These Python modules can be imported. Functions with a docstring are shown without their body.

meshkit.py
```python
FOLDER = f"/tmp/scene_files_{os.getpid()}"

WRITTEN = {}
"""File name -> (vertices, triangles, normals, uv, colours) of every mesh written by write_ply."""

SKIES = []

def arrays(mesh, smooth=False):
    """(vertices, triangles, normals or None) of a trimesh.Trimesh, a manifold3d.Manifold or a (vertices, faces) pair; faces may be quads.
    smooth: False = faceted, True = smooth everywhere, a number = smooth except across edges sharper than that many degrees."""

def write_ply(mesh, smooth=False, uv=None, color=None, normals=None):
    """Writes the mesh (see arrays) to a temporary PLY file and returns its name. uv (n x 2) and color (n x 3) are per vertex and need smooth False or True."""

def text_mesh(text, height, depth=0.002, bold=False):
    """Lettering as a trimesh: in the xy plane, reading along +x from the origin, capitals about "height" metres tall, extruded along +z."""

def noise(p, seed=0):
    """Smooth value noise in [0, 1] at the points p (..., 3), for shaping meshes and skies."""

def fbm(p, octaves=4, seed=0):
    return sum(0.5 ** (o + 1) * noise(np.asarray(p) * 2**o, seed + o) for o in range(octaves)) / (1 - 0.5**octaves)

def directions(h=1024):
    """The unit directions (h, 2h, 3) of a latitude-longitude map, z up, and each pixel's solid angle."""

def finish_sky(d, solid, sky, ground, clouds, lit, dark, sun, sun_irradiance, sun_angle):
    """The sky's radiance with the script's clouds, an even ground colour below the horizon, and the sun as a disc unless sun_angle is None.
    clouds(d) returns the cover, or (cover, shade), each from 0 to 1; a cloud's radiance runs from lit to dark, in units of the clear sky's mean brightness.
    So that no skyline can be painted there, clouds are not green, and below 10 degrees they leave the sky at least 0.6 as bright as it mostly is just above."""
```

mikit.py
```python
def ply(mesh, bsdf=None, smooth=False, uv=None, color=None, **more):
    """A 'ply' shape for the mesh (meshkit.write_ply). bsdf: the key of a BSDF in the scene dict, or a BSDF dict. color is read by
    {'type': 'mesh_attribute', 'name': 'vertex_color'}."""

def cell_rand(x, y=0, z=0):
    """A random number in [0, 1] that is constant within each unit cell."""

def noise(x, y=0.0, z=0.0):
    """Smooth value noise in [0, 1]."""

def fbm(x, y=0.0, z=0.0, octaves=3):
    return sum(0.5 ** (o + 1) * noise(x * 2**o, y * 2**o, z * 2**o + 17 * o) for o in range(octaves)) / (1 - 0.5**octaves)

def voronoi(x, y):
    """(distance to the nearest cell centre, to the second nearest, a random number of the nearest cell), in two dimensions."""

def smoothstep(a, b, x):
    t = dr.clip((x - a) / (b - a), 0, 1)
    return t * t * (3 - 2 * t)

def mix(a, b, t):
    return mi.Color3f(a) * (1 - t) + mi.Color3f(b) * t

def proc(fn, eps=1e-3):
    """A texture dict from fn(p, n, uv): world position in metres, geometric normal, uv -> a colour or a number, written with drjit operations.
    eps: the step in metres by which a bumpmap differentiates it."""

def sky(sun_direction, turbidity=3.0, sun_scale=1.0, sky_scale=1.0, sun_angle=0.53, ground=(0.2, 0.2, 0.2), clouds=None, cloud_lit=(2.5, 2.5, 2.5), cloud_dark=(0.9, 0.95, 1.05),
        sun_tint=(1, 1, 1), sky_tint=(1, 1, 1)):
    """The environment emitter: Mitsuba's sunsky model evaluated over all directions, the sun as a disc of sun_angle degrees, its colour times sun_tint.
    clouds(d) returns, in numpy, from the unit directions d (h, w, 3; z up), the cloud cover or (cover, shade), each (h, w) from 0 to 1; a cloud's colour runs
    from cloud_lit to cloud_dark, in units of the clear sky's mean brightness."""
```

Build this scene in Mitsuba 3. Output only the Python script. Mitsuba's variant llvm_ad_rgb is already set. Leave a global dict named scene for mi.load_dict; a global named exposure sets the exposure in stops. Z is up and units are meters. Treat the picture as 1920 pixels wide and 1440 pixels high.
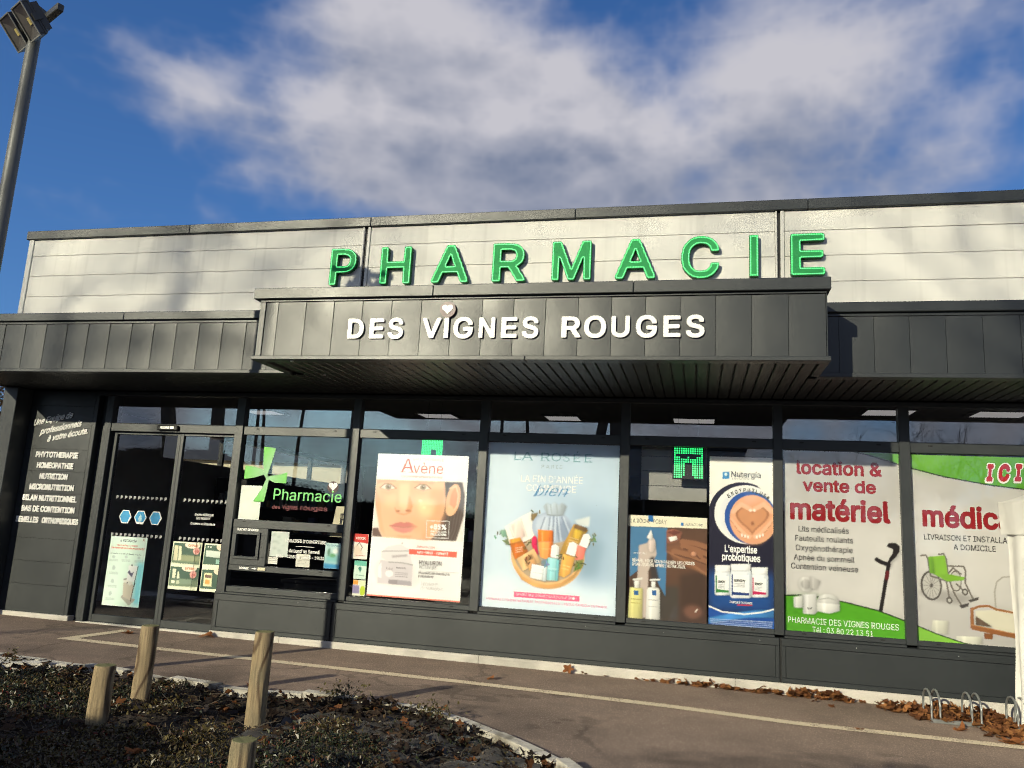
import math, random, numpy as np, trimesh, mitsuba as mi, drjit as dr
import shapely, shapely.affinity as saff
from shapely.geometry import Polygon, LineString, Point
from shapely.ops import unary_union
from scipy.ndimage import gaussian_filter, zoom as nzoom
import mikit, meshkit
from mikit import proc, noise, fbm, voronoi, cell_rand, smoothstep, mix
T = mi.ScalarTransform4f
scene, labels = {}, {}
R = random.Random(11)
RN = np.random.default_rng(11)

# ---------------------------------------------------------------- camera, sky, exposure
EYE = [0.0, -9.1, 1.5]
FWD, UP = [-0.2307, 0.9558, 0.1818], [-0.0094, -0.1890, 0.9819]
scene['camera'] = {'type': 'perspective', 'fov': 65.998, 'fov_axis': 'x', 'near_clip': 0.05, 'far_clip': 3000.0,
                   'to_world': T().look_at(origin=EYE, target=[EYE[k] + FWD[k] for k in range(3)], up=UP)}
SUN = np.array([-0.46, -1.0, 0.335])


def clouds(d):
    az = np.degrees(np.arctan2(d[..., 0], d[..., 1])); el = np.degrees(np.arcsin(np.clip(d[..., 2], -1, 1)))
    q = np.stack([d[..., 0], d[..., 1], d[..., 2] * 1.25], -1)
    w = np.stack([meshkit.fbm(q * 4 + k * 7, 3, 5 + k) for k in range(3)], -1) - .5
    n1 = meshkit.fbm(q * 8 + w * 1.2, 6, 1) - 0.5
    n2 = meshkit.fbm(q * 21 + w * 2.0, 5, 9) - 0.5
    def billow(s_, seed):
        return sum(.55 ** o * (np.abs(2 * meshkit.noise(q * s_ * 2 ** o + w * 1.5, seed + o) - 1)) for o in range(5)) / 2.1
    puff = billow(9, 14) - .42
    field = np.zeros(az.shape)
    # the cloud banks of that afternoon: (azimuth, elevation, half widths, weight)
    for a, e, ra, re, g in ((-25.5, 32.5, 6.5, 6.5, 1.05), (-15, 29.5, 8.5, 5.5, 1.2), (-20, 31.5, 4, 4, .7), (-18, 25.5, 12, 4.2, 1.0), (-8, 28, 5.5, 5, .7), (-39, 27, 7, 3.2, .50), (-33, 25.5, 7, 3.6, .46), (-6.5, 25, 6.5, 4.5, .85),
                            (4.5, 30.5, 6, 5.5, .85), (11, 31.5, 6, 4.5, .6), (5, 25.5, 9, 4.2, .78), (14, 24, 7, 3, .5), (-27, 23, 6, 2.6, .45), (-14, 22.3, 11, 3.0, .72), (5, 23, 9, 2.8, .6), (12, 27.5, 5, 3.5, .4), (18, 28, 4, 3, .22),
                            (-26, 38, 14, 5, .5), (30, 40, 25, 9, .8), (60, 26, 22, 10, .9), (-85, 22, 26, 9, .9), (-70, 45, 18, 10, .8), (0, 60, 30, 12, .7)):
        da = (az - a + 180) % 360 - 180
        field = np.sqrt(field ** 2 + (g * np.exp(-((da / ra) ** 2 + ((el - e) / re) ** 2) * .8)) ** 2)
    back = smoothstep_np(70, 110, np.abs(az))
    field = np.maximum(field, back * (0.62 + 1.5 * n1))
    cover = smoothstep_np(0.26, 0.98, field + .62 * n1 + 0.12 * n2 - .58 * puff)
    dense = smoothstep_np(.6, 1.2, field + .6 * n1)
    # sunlit tops, grey blue bases
    base = smoothstep_np(33.5, 23.5, el + 12 * n1 + 3 * n2)
    shade = np.clip(0.16 + 0.66 * base * (0.62 + dense * .38) - 0.3 * n2 - .4 * n1 + 1.0 * puff, 0, 1) * (1 - back) + back * np.clip(.18 + 2.0 * n1, 0, 1)
    return cover * 0.95, shade




def smoothstep_np(a, b, x):
    t = np.clip((x - a) / (b - a), 0, 1)
    return t * t * (3 - 2 * t)


scene['sky'] = mikit.sky(SUN.tolist(), turbidity=3, clouds=clouds, sun_scale=1.22, sky_scale=0.74, cloud_lit=(2.8, 2.74, 2.95), cloud_dark=(0.8, 1.0, 1.5), ground=(0.16, 0.15, 0.14), sun_tint=(0.88, 1.15, 1.63), sky_tint=(0.58, 1.0, 1.75))
exposure = 1.9

# ---------------------------------------------------------------- helpers
def put(key, mesh, mat, smooth=False, **kw):
    k, i = key, 0
    while k in scene:
        i += 1; k = f'{key}_{i:03d}'
    scene[k] = mikit.ply(mesh, mat, smooth=smooth, **kw)
    return k


USED = {}
def thing(name, label, cat, group=None, kind=None):
    """A top-level key of its own; its parts' keys start with it."""
    i = USED.get(name, 0); USED[name] = i + 1
    k = name if i == 0 else f'{name}_{i:03d}'
    labels[k] = {'label': label, 'category': cat}
    if group: labels[k]['group'] = group
    if kind: labels[k]['kind'] = kind
    return k


def struct(key, mesh, mat, smooth=False, label=None, cat=None, kind='structure', **kw):
    k = put(key, mesh, mat, smooth, **kw)
    labels[k] = {'kind': kind}
    if label: labels[k]['label'] = label
    if cat: labels[k]['category'] = cat
    return k


_c = np.array([[x, y, z] for x in (-1, 1) for y in (-1, 1) for z in (-1, 1)], float)
_bt = np.concatenate([_c * s for s in ([1, .9, .9], [.9, 1, .9], [.9, .9, 1])])
_hull = trimesh.convex.convex_hull(_bt)
_BF = np.array(_hull.faces); _map = np.array([np.argmin(((_bt - v) ** 2).sum(1)) for v in _hull.vertices]); _BF = _map[_BF]
_CF = np.array([[0, 1, 3], [0, 3, 2], [4, 6, 7], [4, 7, 5], [0, 4, 5], [0, 5, 1], [2, 3, 7], [2, 7, 6], [0, 2, 6], [0, 6, 4], [1, 5, 7], [1, 7, 3]])


def box(x0, x1, y0, y1, z0, z1, b=0.0):
    c = np.array([(x0 + x1) / 2, (y0 + y1) / 2, (z0 + z1) / 2]); h = np.array([x1 - x0, y1 - y0, z1 - z0]) / 2
    if b <= 0:
        return _c * h + c, _CF
    b = min(b, h.min() * .45)
    v = np.concatenate([_c * (h - b * (1 - np.eye(3)[k])) for k in range(3)])
    return v + c, _BF


def join(parts):
    parts = [(np.asarray(m.vertices), np.asarray(m.faces)) if hasattr(m, 'faces') else m for m in parts]
    off, V, F = 0, [], []
    for v, f in parts:
        V.append(v); F.append(np.asarray(f) + off); off += len(v)
    return np.vstack(V), np.vstack(F)


def move(m, M=None, t=(0, 0, 0)):
    v, f = (np.asarray(m.vertices), np.asarray(m.faces)) if hasattr(m, 'faces') else m
    if M is not None: v = v @ np.asarray(M, float).T
    return v + np.asarray(t, float), f


def rotz(a): c, s = math.cos(a), math.sin(a); return np.array([[c, -s, 0], [s, c, 0], [0, 0, 1.]])
def rotx(a): c, s = math.cos(a), math.sin(a); return np.array([[1, 0, 0], [0, c, -s], [0, s, c.real]])
def roty(a): c, s = math.cos(a), math.sin(a); return np.array([[c, 0, s], [0, 1, 0], [-s, 0, c]])
FACE = np.array([[1, 0, 0], [0, 0, -1.], [0, 1, 0]])       # (u, v, w) -> x = u, z = v, y = -w: things flat on the front


def tube(p, r, n=8, cap=True):
    p = np.asarray(p, float); r = np.broadcast_to(np.asarray(r, float), (len(p),))
    t = np.gradient(p, axis=0); t /= np.linalg.norm(t, axis=1, keepdims=True) + 1e-12
    a = np.cross(t[0], [0, 0, 1.0] if abs(t[0][2]) < .9 else [1.0, 0, 0]); a /= np.linalg.norm(a)
    A = []
    for k in range(len(p)):
        a = a - t[k] * (a @ t[k]); a /= np.linalg.norm(a) + 1e-12; A.append(a)
    A = np.array(A); B = np.cross(t, A); an = np.arange(n) * 2 * np.pi / n
    v = (p[:, None] + r[:, None, None] * (np.cos(an)[None, :, None] * A[:, None] + np.sin(an)[None, :, None] * B[:, None])).reshape(-1, 3)
    i, j = np.meshgrid(np.arange(len(p) - 1), np.arange(n), indexing='ij')
    a_, b_, c_, d_ = i * n + j, i * n + (j + 1) % n, (i + 1) * n + (j + 1) % n, (i + 1) * n + j
    f = np.concatenate([np.stack([a_, b_, c_], -1).reshape(-1, 3), np.stack([a_, c_, d_], -1).reshape(-1, 3)])
    if cap:
        k = np.arange(1, n - 1); e = (len(p) - 1) * n
        f = np.concatenate([f, np.stack([k * 0, k + 1, k], 1), np.stack([k * 0 + e, k + e, k + 1 + e], 1)])
    return v, f


def panel(u0, u1, v0, v1, depth=0.012, bow=0.0, twist=0.0, n=6):
    """A folded sheet-metal panel, its front slightly bowed, its edges turned back. (u, v, w out)"""
    s = np.linspace(0, 1, n); S, V = np.meshgrid(s, s, indexing='ij')
    w = bow * (1 - (2 * S - 1) ** 2) + twist * (2 * S - 1) * .5 + twist * .3 * (2 * V - 1) * (2 * S - 1)
    v = np.stack([u0 + (u1 - u0) * S, v0 + (v1 - v0) * V, w], -1).reshape(-1, 3)
    i, j = np.meshgrid(np.arange(n - 1), np.arange(n - 1), indexing='ij'); a = i * n + j
    f = np.concatenate([np.stack([a, a + n, a + n + 1], -1).reshape(-1, 3), np.stack([a, a + n + 1, a + 1], -1).reshape(-1, 3)])
    rim = np.concatenate([np.arange(n) * n, (n - 1) * n + np.arange(1, n), np.arange(n - 2, -1, -1) * n + n - 1, np.arange(n - 2, 0, -1)])
    front = v[rim].copy(); back = front.copy(); back[:, 2] = -depth
    m = len(rim); k = np.arange(m); k2 = (k + 1) % m; o = len(v)
    side = np.concatenate([np.stack([k, k + m, k2 + m], 1), np.stack([k, k2 + m, k2], 1)]) + o
    return np.vstack([v, front, back]), np.vstack([f, side])


GLY = {}
def glyph(text, weight=0.0):
    """Lettering of capital height 1 as a shapely shape, made heavier by weight."""
    if (text, weight) not in GLY:
        m = meshkit.text_mesh(text, 1.0, 0.05)
        v = np.array(m.vertices); f = np.array(m.faces)
        f = f[np.all(v[f][:, :, 2] < 1e-6, axis=1)]
        g = unary_union([Polygon(v[t][:, :2]).buffer(1e-4) for t in f])
        if weight: g = g.buffer(weight, join_style=2, mitre_limit=2)
        GLY[text, weight] = g.simplify(0.006)
    return GLY[text, weight]


def polys(g):
    return [p for p in getattr(g, 'geoms', [g]) if p.geom_type == 'Polygon' and p.area > 0]


def flat(g, w=0.0):
    """Shapely shape -> flat mesh facing +w."""
    out = []
    for p in polys(g):
        v, f = trimesh.creation.triangulate_polygon(p, engine='earcut')
        v3 = np.column_stack([v, np.full(len(v), w)]); f = np.asarray(f)
        a = np.cross(v[f[:, 1]] - v[f[:, 0]], v[f[:, 2]] - v[f[:, 0]]); f[a < 0] = f[a < 0][:, ::-1]
        out.append((v3, f))
    return join(out)


def solid(g, depth, w0=0.0):
    return join([move(trimesh.creation.extrude_polygon(p, depth, engine='earcut'), t=(0, 0, w0)) for p in polys(g)])


def fit(text, u0, u1, v0, v1, weight=0.05, shear=0.0):
    """Lettering fitted to the rectangle."""
    g = glyph(text, weight)
    if shear: g = saff.skew(g, xs=shear, origin=(0, 0))
    a, b, c, d = g.bounds
    return saff.translate(saff.scale(saff.translate(g, -a, -b), (u1 - u0) / (c - a), (v1 - v0) / (d - b), origin=(0, 0)), u0, v0)


def line(text, u0, u1, base, cap, weight=0.05, shear=0.0):
    """A line of lettering from u0 to u1 with capitals of height cap on the base line."""
    g = glyph(text, weight)
    if shear: g = saff.skew(g, xs=shear, origin=(0, 0))
    a, b, c, d = g.bounds
    return saff.translate(saff.scale(saff.translate(g, -a, 0), (u1 - u0) / (c - a), cap / (1 + weight), origin=(0, 0)), u0, base)


def gz(x):
    return -0.0068 * (np.clip(x, -14, 8) + 2.8)


def lin(c):
    c = np.asarray(c, float) / 255
    return np.where(c < .04045, c / 12.92, ((c + .055) / 1.055) ** 2.4)

# ---------------------------------------------------------------- materials
def principled(col, rough=0.6, bump=None, **kw):
    b = {'type': 'principled', 'base_color': col if isinstance(col, dict) else {'type': 'rgb', 'value': list(col)}, 'roughness': rough, **kw}
    if bump: b = {'type': 'bumpmap', 'arbitrary': bump[0], 'scale': bump[1], 'bsdf': b}
    return {'type': 'twosided', 'bsdf': b}


def steel_col(p, n, uv):
    a = fbm(p.x * 2.1 + 5, p.y * 2, p.z * 2.3, 4); s = fbm(p.x * 9, p.y * 9, p.z * 1.2, 3)
    return mix((0.019, 0.023, 0.026), (0.029, 0.033, 0.036), a * .7 + s * .5 - .1)
def steel_rough(p, n, uv): return 0.36 + 0.10 * fbm(p.x * 3, p.y * 3, p.z * 3, 3)
def steel_bump(p, n, uv): return fbm(p.x * 5, p.y * 5, p.z * 5, 2)
scene['mat_steel'] = principled(proc(steel_col), proc(steel_rough), bump=(proc(steel_bump, 4e-3), 0.0012), specular=0.5)


def frame_col(p, n, uv): return mix((0.022, 0.026, 0.029), (0.034, 0.038, 0.041), fbm(p.x * 4, p.y * 4, p.z * 4, 3))
scene['mat_frame'] = principled(proc(frame_col), 0.40, specular=0.5)
scene['mat_soffit'] = principled((0.010, 0.011, 0.012), 0.46, specular=0.5)
scene['mat_black'] = principled((0.008, 0.008, 0.009), 0.6)


def white_col(p, n, uv):
    a = fbm(p.x * 1.1, p.y, p.z * 1.7, 4); st = fbm(p.x * 14, 3.0, p.z * 0.6, 3); dirt = smoothstep(.55, .9, st) * .10
    return mix((0.58, 0.57, 0.535), (0.66, 0.65, 0.615), a) * (1 - dirt)
scene['mat_white_panel'] = principled(proc(white_col), 0.62, specular=0.2)


def concrete_col(p, n, uv):
    a = fbm(p.x * 6, p.y * 6, p.z * 6, 4); b = noise(p.x * 160, p.y * 160, p.z * 160); st = smoothstep(.5, .8, fbm(p.x * 2.2 + 8, p.y * 2.2, p.z * 2, 3))
    return mix((0.44, 0.41, 0.36), (0.60, 0.57, 0.51), a) * (.9 + .2 * b) * (1 - .3 * st)
def kerb_col(p, n, uv):
    st = smoothstep(.42, .68, fbm(p.x * 5 + 3, p.y * 5, p.z * 9, 4)); g = fbm(p.x * 40, p.y * 40, p.z * 40, 3)
    return mix((0.46, 0.43, 0.37), (0.15, 0.135, 0.105), st) * (.75 + .4 * g)
def concrete_bump(p, n, uv): return fbm(p.x * 60, p.y * 60, p.z * 60, 3)
scene['mat_concrete'] = principled(proc(concrete_col), 0.85, bump=(proc(concrete_bump, 2e-3), 0.004))


def asphalt_col(p, n, uv):
    d, d2, r = voronoi(p.x * 75, p.y * 75); big = fbm(p.x * .7 + 4, p.y * .7, 0, 4); mid = fbm(p.x * 3.5, p.y * 3.5, 2, 4)
    stone = mix((0.150, 0.108, 0.084), (0.265, 0.20, 0.16), r * r)
    c = mix((0.165, 0.120, 0.094), stone, smoothstep(.55, .25, d))
    dark_patch = smoothstep(.52, .66, fbm(p.x * .9 + 11, p.y * 1.6 + 3, 5, 4)) * smoothstep(-1.3, -2.2, p.y)  # noise patches of darker asphalt, only away from the shop wall
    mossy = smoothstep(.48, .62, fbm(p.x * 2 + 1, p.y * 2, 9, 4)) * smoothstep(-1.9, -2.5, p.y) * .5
    crack = smoothstep(.020, .006, dr.abs(fbm(p.x * .8 + 2, p.y * .8, 7, 5) - .5)) * smoothstep(.45, .6, fbm(p.x * .5, p.y * .5, 3, 2))
    return c * (.42 + .72 * big + .50 * mid) * (1 - .30 * crack) * (1 - .38 * dark_patch) * (1 - .3 * mossy)
def asphalt_bump(p, n, uv):
    d, d2, r = voronoi(p.x * 75, p.y * 75)
    return (0.6 - d) * (.4 + r) + 1.5 * fbm(p.x * 5, p.y * 5, 0, 2)
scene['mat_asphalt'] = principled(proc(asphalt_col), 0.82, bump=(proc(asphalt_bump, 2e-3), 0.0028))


def paint_col(p, n, uv):
    a = fbm(p.x * 7, p.y * 7, 1, 4); b = noise(p.x * 120, p.y * 120, 0); w = smoothstep(.60, .72, .6 * a + .42 * b)
    return mix((0.56, 0.47, 0.335), (0.25, 0.195, 0.15), w) * (.86 + .28 * a)
scene['mat_paint'] = principled(proc(paint_col), 0.75, bump=(proc(asphalt_bump, 2e-3), 0.002))


def soil_col(p, n, uv): return mix((0.008, 0.006, 0.004), (0.040, 0.028, 0.019), fbm(p.x * 9, p.y * 9, p.z * 9, 5))
def soil_bump(p, n, uv): return fbm(p.x * 30, p.y * 30, p.z * 30, 4)
scene['mat_soil'] = principled(proc(soil_col), 0.95, bump=(proc(soil_bump, 3e-3), 0.02))


def wood_col(p, n, uv):
    # grain of a peeled and turned post: plain-sawn bands swinging round knots
    sx = p.x * 9; sy = p.y * 9
    sw = fbm(p.x * 7 + 3, p.y * 7, p.z * 1.6, 3)
    r = dr.sqrt(dr.square(p.x * 9 + 2.6 * sw) + dr.square(p.y * 9 + 2.4 * noise(p.z * 3.2, p.x * 4)) + dr.square((p.z - .2) * 4.5 + 2 * noise(p.x * 3, p.y * 3, 4)))
    g = dr.abs(dr.sin(r * 3.4 + 5 * sw)); fine = noise(p.x * 150, p.y * 150, p.z * 6)
    c = mix((0.09, 0.056, 0.030), (0.26, 0.195, 0.112), smoothstep(.10, .60, g)) * (.60 + .65 * fine)
    c = mix(c, mi.Color3f(0.11, 0.11, 0.075), .55 * smoothstep(.45, .7, fbm(p.x * 5, p.y * 5, p.z * 3 + 7, 3)))
    return mix(c, mi.Color3f(0.11, 0.12, 0.045), .75 * smoothstep(.5, .9, n.z))
def wood_bump(p, n, uv): return noise(p.x * 90, p.y * 90, p.z * 4) + .6 * noise(p.x * 240, p.y * 240, p.z * 8)
scene['mat_wood'] = principled(proc(wood_col), 0.75, bump=(proc(wood_bump, 1e-3), 0.0016))


def galv_col(p, n, uv): return mix((0.20, 0.21, 0.21), (0.36, 0.37, 0.36), fbm(p.x * 25, p.y * 25, p.z * 25, 3))
scene['mat_galvanised'] = principled(proc(galv_col), 0.42, metallic=0.6)
scene['mat_kerb'] = principled(proc(kerb_col), 0.9, bump=(proc(concrete_bump, 2e-3), 0.006))
scene['mat_pole'] = principled((0.10, 0.105, 0.105), 0.5)
scene['mat_lamp_glassback'] = principled((0.07, 0.068, 0.06), 0.5)
scene['mat_lamp_rim'] = principled((0.22, 0.22, 0.21), 0.5)
scene['mat_lamp_body'] = principled((0.045, 0.045, 0.042), 0.45)
scene['mat_reflector'] = principled((0.5, 0.5, 0.48), 0.35, metallic=0.6)


def bark_col(p, n, uv):
    a = fbm(p.x * 14, p.y * 14, p.z * 2.5, 4)
    return mix((0.03, 0.024, 0.018), (0.13, 0.11, 0.085), a)
scene['mat_bark'] = principled(proc(bark_col), 0.9)


def cloth_col(p, n, uv): return mix((0.56, 0.545, 0.51), (0.66, 0.645, 0.61), fbm(p.x * 3, p.y * 3, p.z * 3, 3))
def cloth_bump(p, n, uv): return fbm(p.x * 8, p.y * 8, p.z * 2.5, 3)
scene['mat_cloth'] = principled(proc(cloth_col), 0.8, bump=(proc(cloth_bump, 4e-3), 0.02))
VC = {'type': 'mesh_attribute', 'name': 'vertex_color'}
scene['mat_leaf'] = {'type': 'twosided', 'bsdf': {'type': 'principled', 'base_color': VC, 'roughness': 0.42, 'specular': 0.5}}
scene['mat_dry_leaf'] = {'type': 'principledthin', 'base_color': VC, 'roughness': 0.55, 'diff_trans': 0.5}
scene['mat_print'] = {'type': 'twosided', 'bsdf': {'type': 'principled', 'base_color': VC, 'roughness': 0.5, 'specular': 0.25}}
scene['mat_glass'] = {'type': 'thindielectric', 'int_ior': 1.75}
scene['mat_glass_transom'] = {'type': 'thindielectric', 'int_ior': 2.2}
scene['mat_white_letter'] = principled((0.80, 0.79, 0.76), 0.35)
scene['mat_green_face'] = principled((0.03, 0.27, 0.085), 0.65, specular=0.15)
scene['mat_green_side'] = principled((0.01, 0.09, 0.03), 0.5, specular=0.2)


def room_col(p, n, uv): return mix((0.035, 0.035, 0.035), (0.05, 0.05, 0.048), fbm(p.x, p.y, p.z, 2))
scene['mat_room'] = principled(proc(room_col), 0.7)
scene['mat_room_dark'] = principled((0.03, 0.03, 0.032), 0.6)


def tile_col(p, n, uv):
    e = dr.minimum(dr.abs(p.x / .6 - dr.round(p.x / .6)), dr.abs(p.y / .6 - dr.round(p.y / .6)))
    return mix((0.02, 0.02, 0.02), (0.06, 0.058, 0.056), smoothstep(.004, .012, e)) * (.85 + .3 * fbm(p.x * 2, p.y * 2, 0, 2))
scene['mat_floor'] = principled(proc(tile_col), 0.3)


def cream_col(p, n, uv): return mix((0.62, 0.57, 0.40), (0.70, 0.65, 0.48), fbm(p.x * .8, p.y * .8, p.z * 2, 4))
scene['mat_cream'] = principled(proc(cream_col), 0.85)
scene['mat_grey_hall'] = principled((0.45, 0.45, 0.44), 0.6)
# ================================================================ ground
KERB = [(-14, -2.50), (-9, -2.42), (-6.5, -2.44), (-5.5, -2.50), (-4.6, -2.62), (-3.9, -2.66), (-3.3, -2.58), (-2.6, -2.55), (-2.1, -2.62), (-1.8, -2.78), (-1.49, -3.03), (-1.17, -3.29), (-.87, -3.58), (-.62, -3.95), (-.5, -4.5), (-.45, -6.2), (-.45, -9.6)]
hole = Polygon(KERB + [(-14, -9.6)]).buffer(-.03)
gm = []
for x0, x1 in ((-900, -14), (-14, 8), (8, 900)):
    m = flat(shapely.box(x0, -900, x1, 900).difference(hole)); v = m[0].copy(); v[:, 2] = gz(v[:, 0]); gm.append((v, m[1]))
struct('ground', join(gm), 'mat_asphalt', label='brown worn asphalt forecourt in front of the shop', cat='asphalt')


def strip(pts, w, z=0.004):
    """A painted line of width w along pts, laid on the ground."""
    g = LineString(pts).buffer(w / 2, cap_style=2, join_style=2)
    g = g.segmentize(0.4); m = flat(g)
    v = m[0].copy(); v[:, 2] = gz(v[:, 0]) + z
    return v, m[1]


struct('painted_line', strip([(-6.86, -0.25), (-6.93, -1.16), (-5.88, -1.18), (-2.2, -1.2), (-0.3, -1.28), (0.85, -1.42), (2.6, -1.40), (8, -1.45)], 0.15), 'mat_paint',
       label='worn cream painted line running along the shopfront and turning to the door', cat='painted line')

kl = LineString(KERB)
bed = Polygon(KERB + [(-14, -9.6)]).buffer(-0.06)


def bed_h(x, y):
    q = np.stack([np.asarray(x) * 1.3, np.asarray(y) * 1.3, np.zeros(np.shape(x))], -1)
    rim = smoothstep_np(-2.6, -3.3, np.asarray(y, float))
    return gz(x) + .01 - .05 * rim + 0.09 * (meshkit.fbm(q, 4, 3) - .5) + .05 * (meshkit.noise(q * 4, 8) - .5)


gx, gy = np.meshgrid(np.arange(-14, -.3, .07), np.arange(-9.6, -2.3, .07), indexing='ij')
inside = shapely.contains_xy(bed.buffer(.10), gx, gy); n_ = gx.shape[1]
v = np.stack([gx, gy, bed_h(gx, gy)], -1).reshape(-1, 3); i, j = np.nonzero(inside[:-1, :-1] & inside[1:, 1:] & inside[1:, :-1] & inside[:-1, 1:]); a = i * n_ + j
struct('planting_bed', (v, np.concatenate([np.stack([a, a + n_, a + n_ + 1], 1), np.stack([a, a + n_ + 1, a + 1], 1)])), 'mat_soil', smooth=True,
       label='dark earth bed edged with pale kerb stones', cat='planting bed')
kb = thing('kerb_edging', 'low pale concrete kerb edging curving round the planting bed', 'kerb')
s, kk = 0.3, 0
while s < kl.length - 0.5:
    ln = R.choice([.5, .5, .48, .33, .5, .27])
    c = [kl.interpolate(s + ln * t) for t in (0, .33, .66, 1)]; s += ln
    p = LineString([(q.x, q.y) for q in c]).buffer(.055 + R.uniform(-.006, .006), cap_style=2).buffer(-.006).simplify(.004)
    m = solid(p, .075 + R.uniform(-.012, .012), -.03); vv = m[0].copy(); cen = vv.mean(0)
    vv[:, 2] += gz(vv[:, 0]) + (vv[:, 0] - cen[0]) * R.uniform(-.03, .03)
    vv[:, :2] = cen[:2] + (vv[:, :2] - cen[:2]) * .985 + np.array([R.uniform(-.006, .006), R.uniform(-.006, .006)])
    vv += .004 * (RN.random(vv.shape) - .5)
    put(kb + '__stone', (vv, m[1]), 'mat_kerb')
pad = Polygon([(-13, -2.62), (-5.62, -2.62), (-6.35, -2.98), (-13, -3.6)])
m = solid(pad, .10, -.04); m = (m[0] + np.stack([m[0][:, 0] * 0, m[0][:, 0] * 0, gz(m[0][:, 0])], -1), m[1])
struct('concrete_slab', m, 'mat_concrete', label='pale concrete slab at the left corner of the planting bed', cat='slab')

# ================================================================ the pharmacy
B = thing('pharmacy_building', 'single storey anthracite shop with pale panelled parapet and glazed front', 'building')
D1, D2, SZ = 1.30, 2.00, 3.075          # how far the fascia and the canopy stand out, underside
XL, XR = -9.50, 6.0
S, F = 'mat_steel', 'mat_frame'
# body
put(B + '__side_wall', join([box(XL, XL + .2, 0.25, 3.2, -.1, 5.25), box(XL, XL + .2, 3.2, 10.9, -.1, 2.45), box(XL, XL + .2, 3.2, 10.9, 2.98, 5.25), box(XL, XL + .2, 10.9, 12, -.1, 5.25)]), 'mat_white_panel')
for y in (3.2, 5.1, 7.0, 8.9, 10.86): put(B + '__side_wall__window_post', box(XL + .04, XL + .14, y, y + .07, 2.45, 2.98), F)
for k in range(4): put(B + '__side_wall__pane', box(XL + .085, XL + .09, 3.27 + 1.9 * k, 5.1 + 1.9 * k, 2.45, 2.98), 'mat_glass')
put(B + '__side_wall', box(XR - .2, XR, 0.25, 12, -.1, 5.25), 'mat_white_panel')
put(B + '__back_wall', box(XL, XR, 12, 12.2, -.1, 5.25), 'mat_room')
put(B + '__floor', box(XL + .2, XR - .2, .08, 12, -.1, .03), 'mat_floor')
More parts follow.
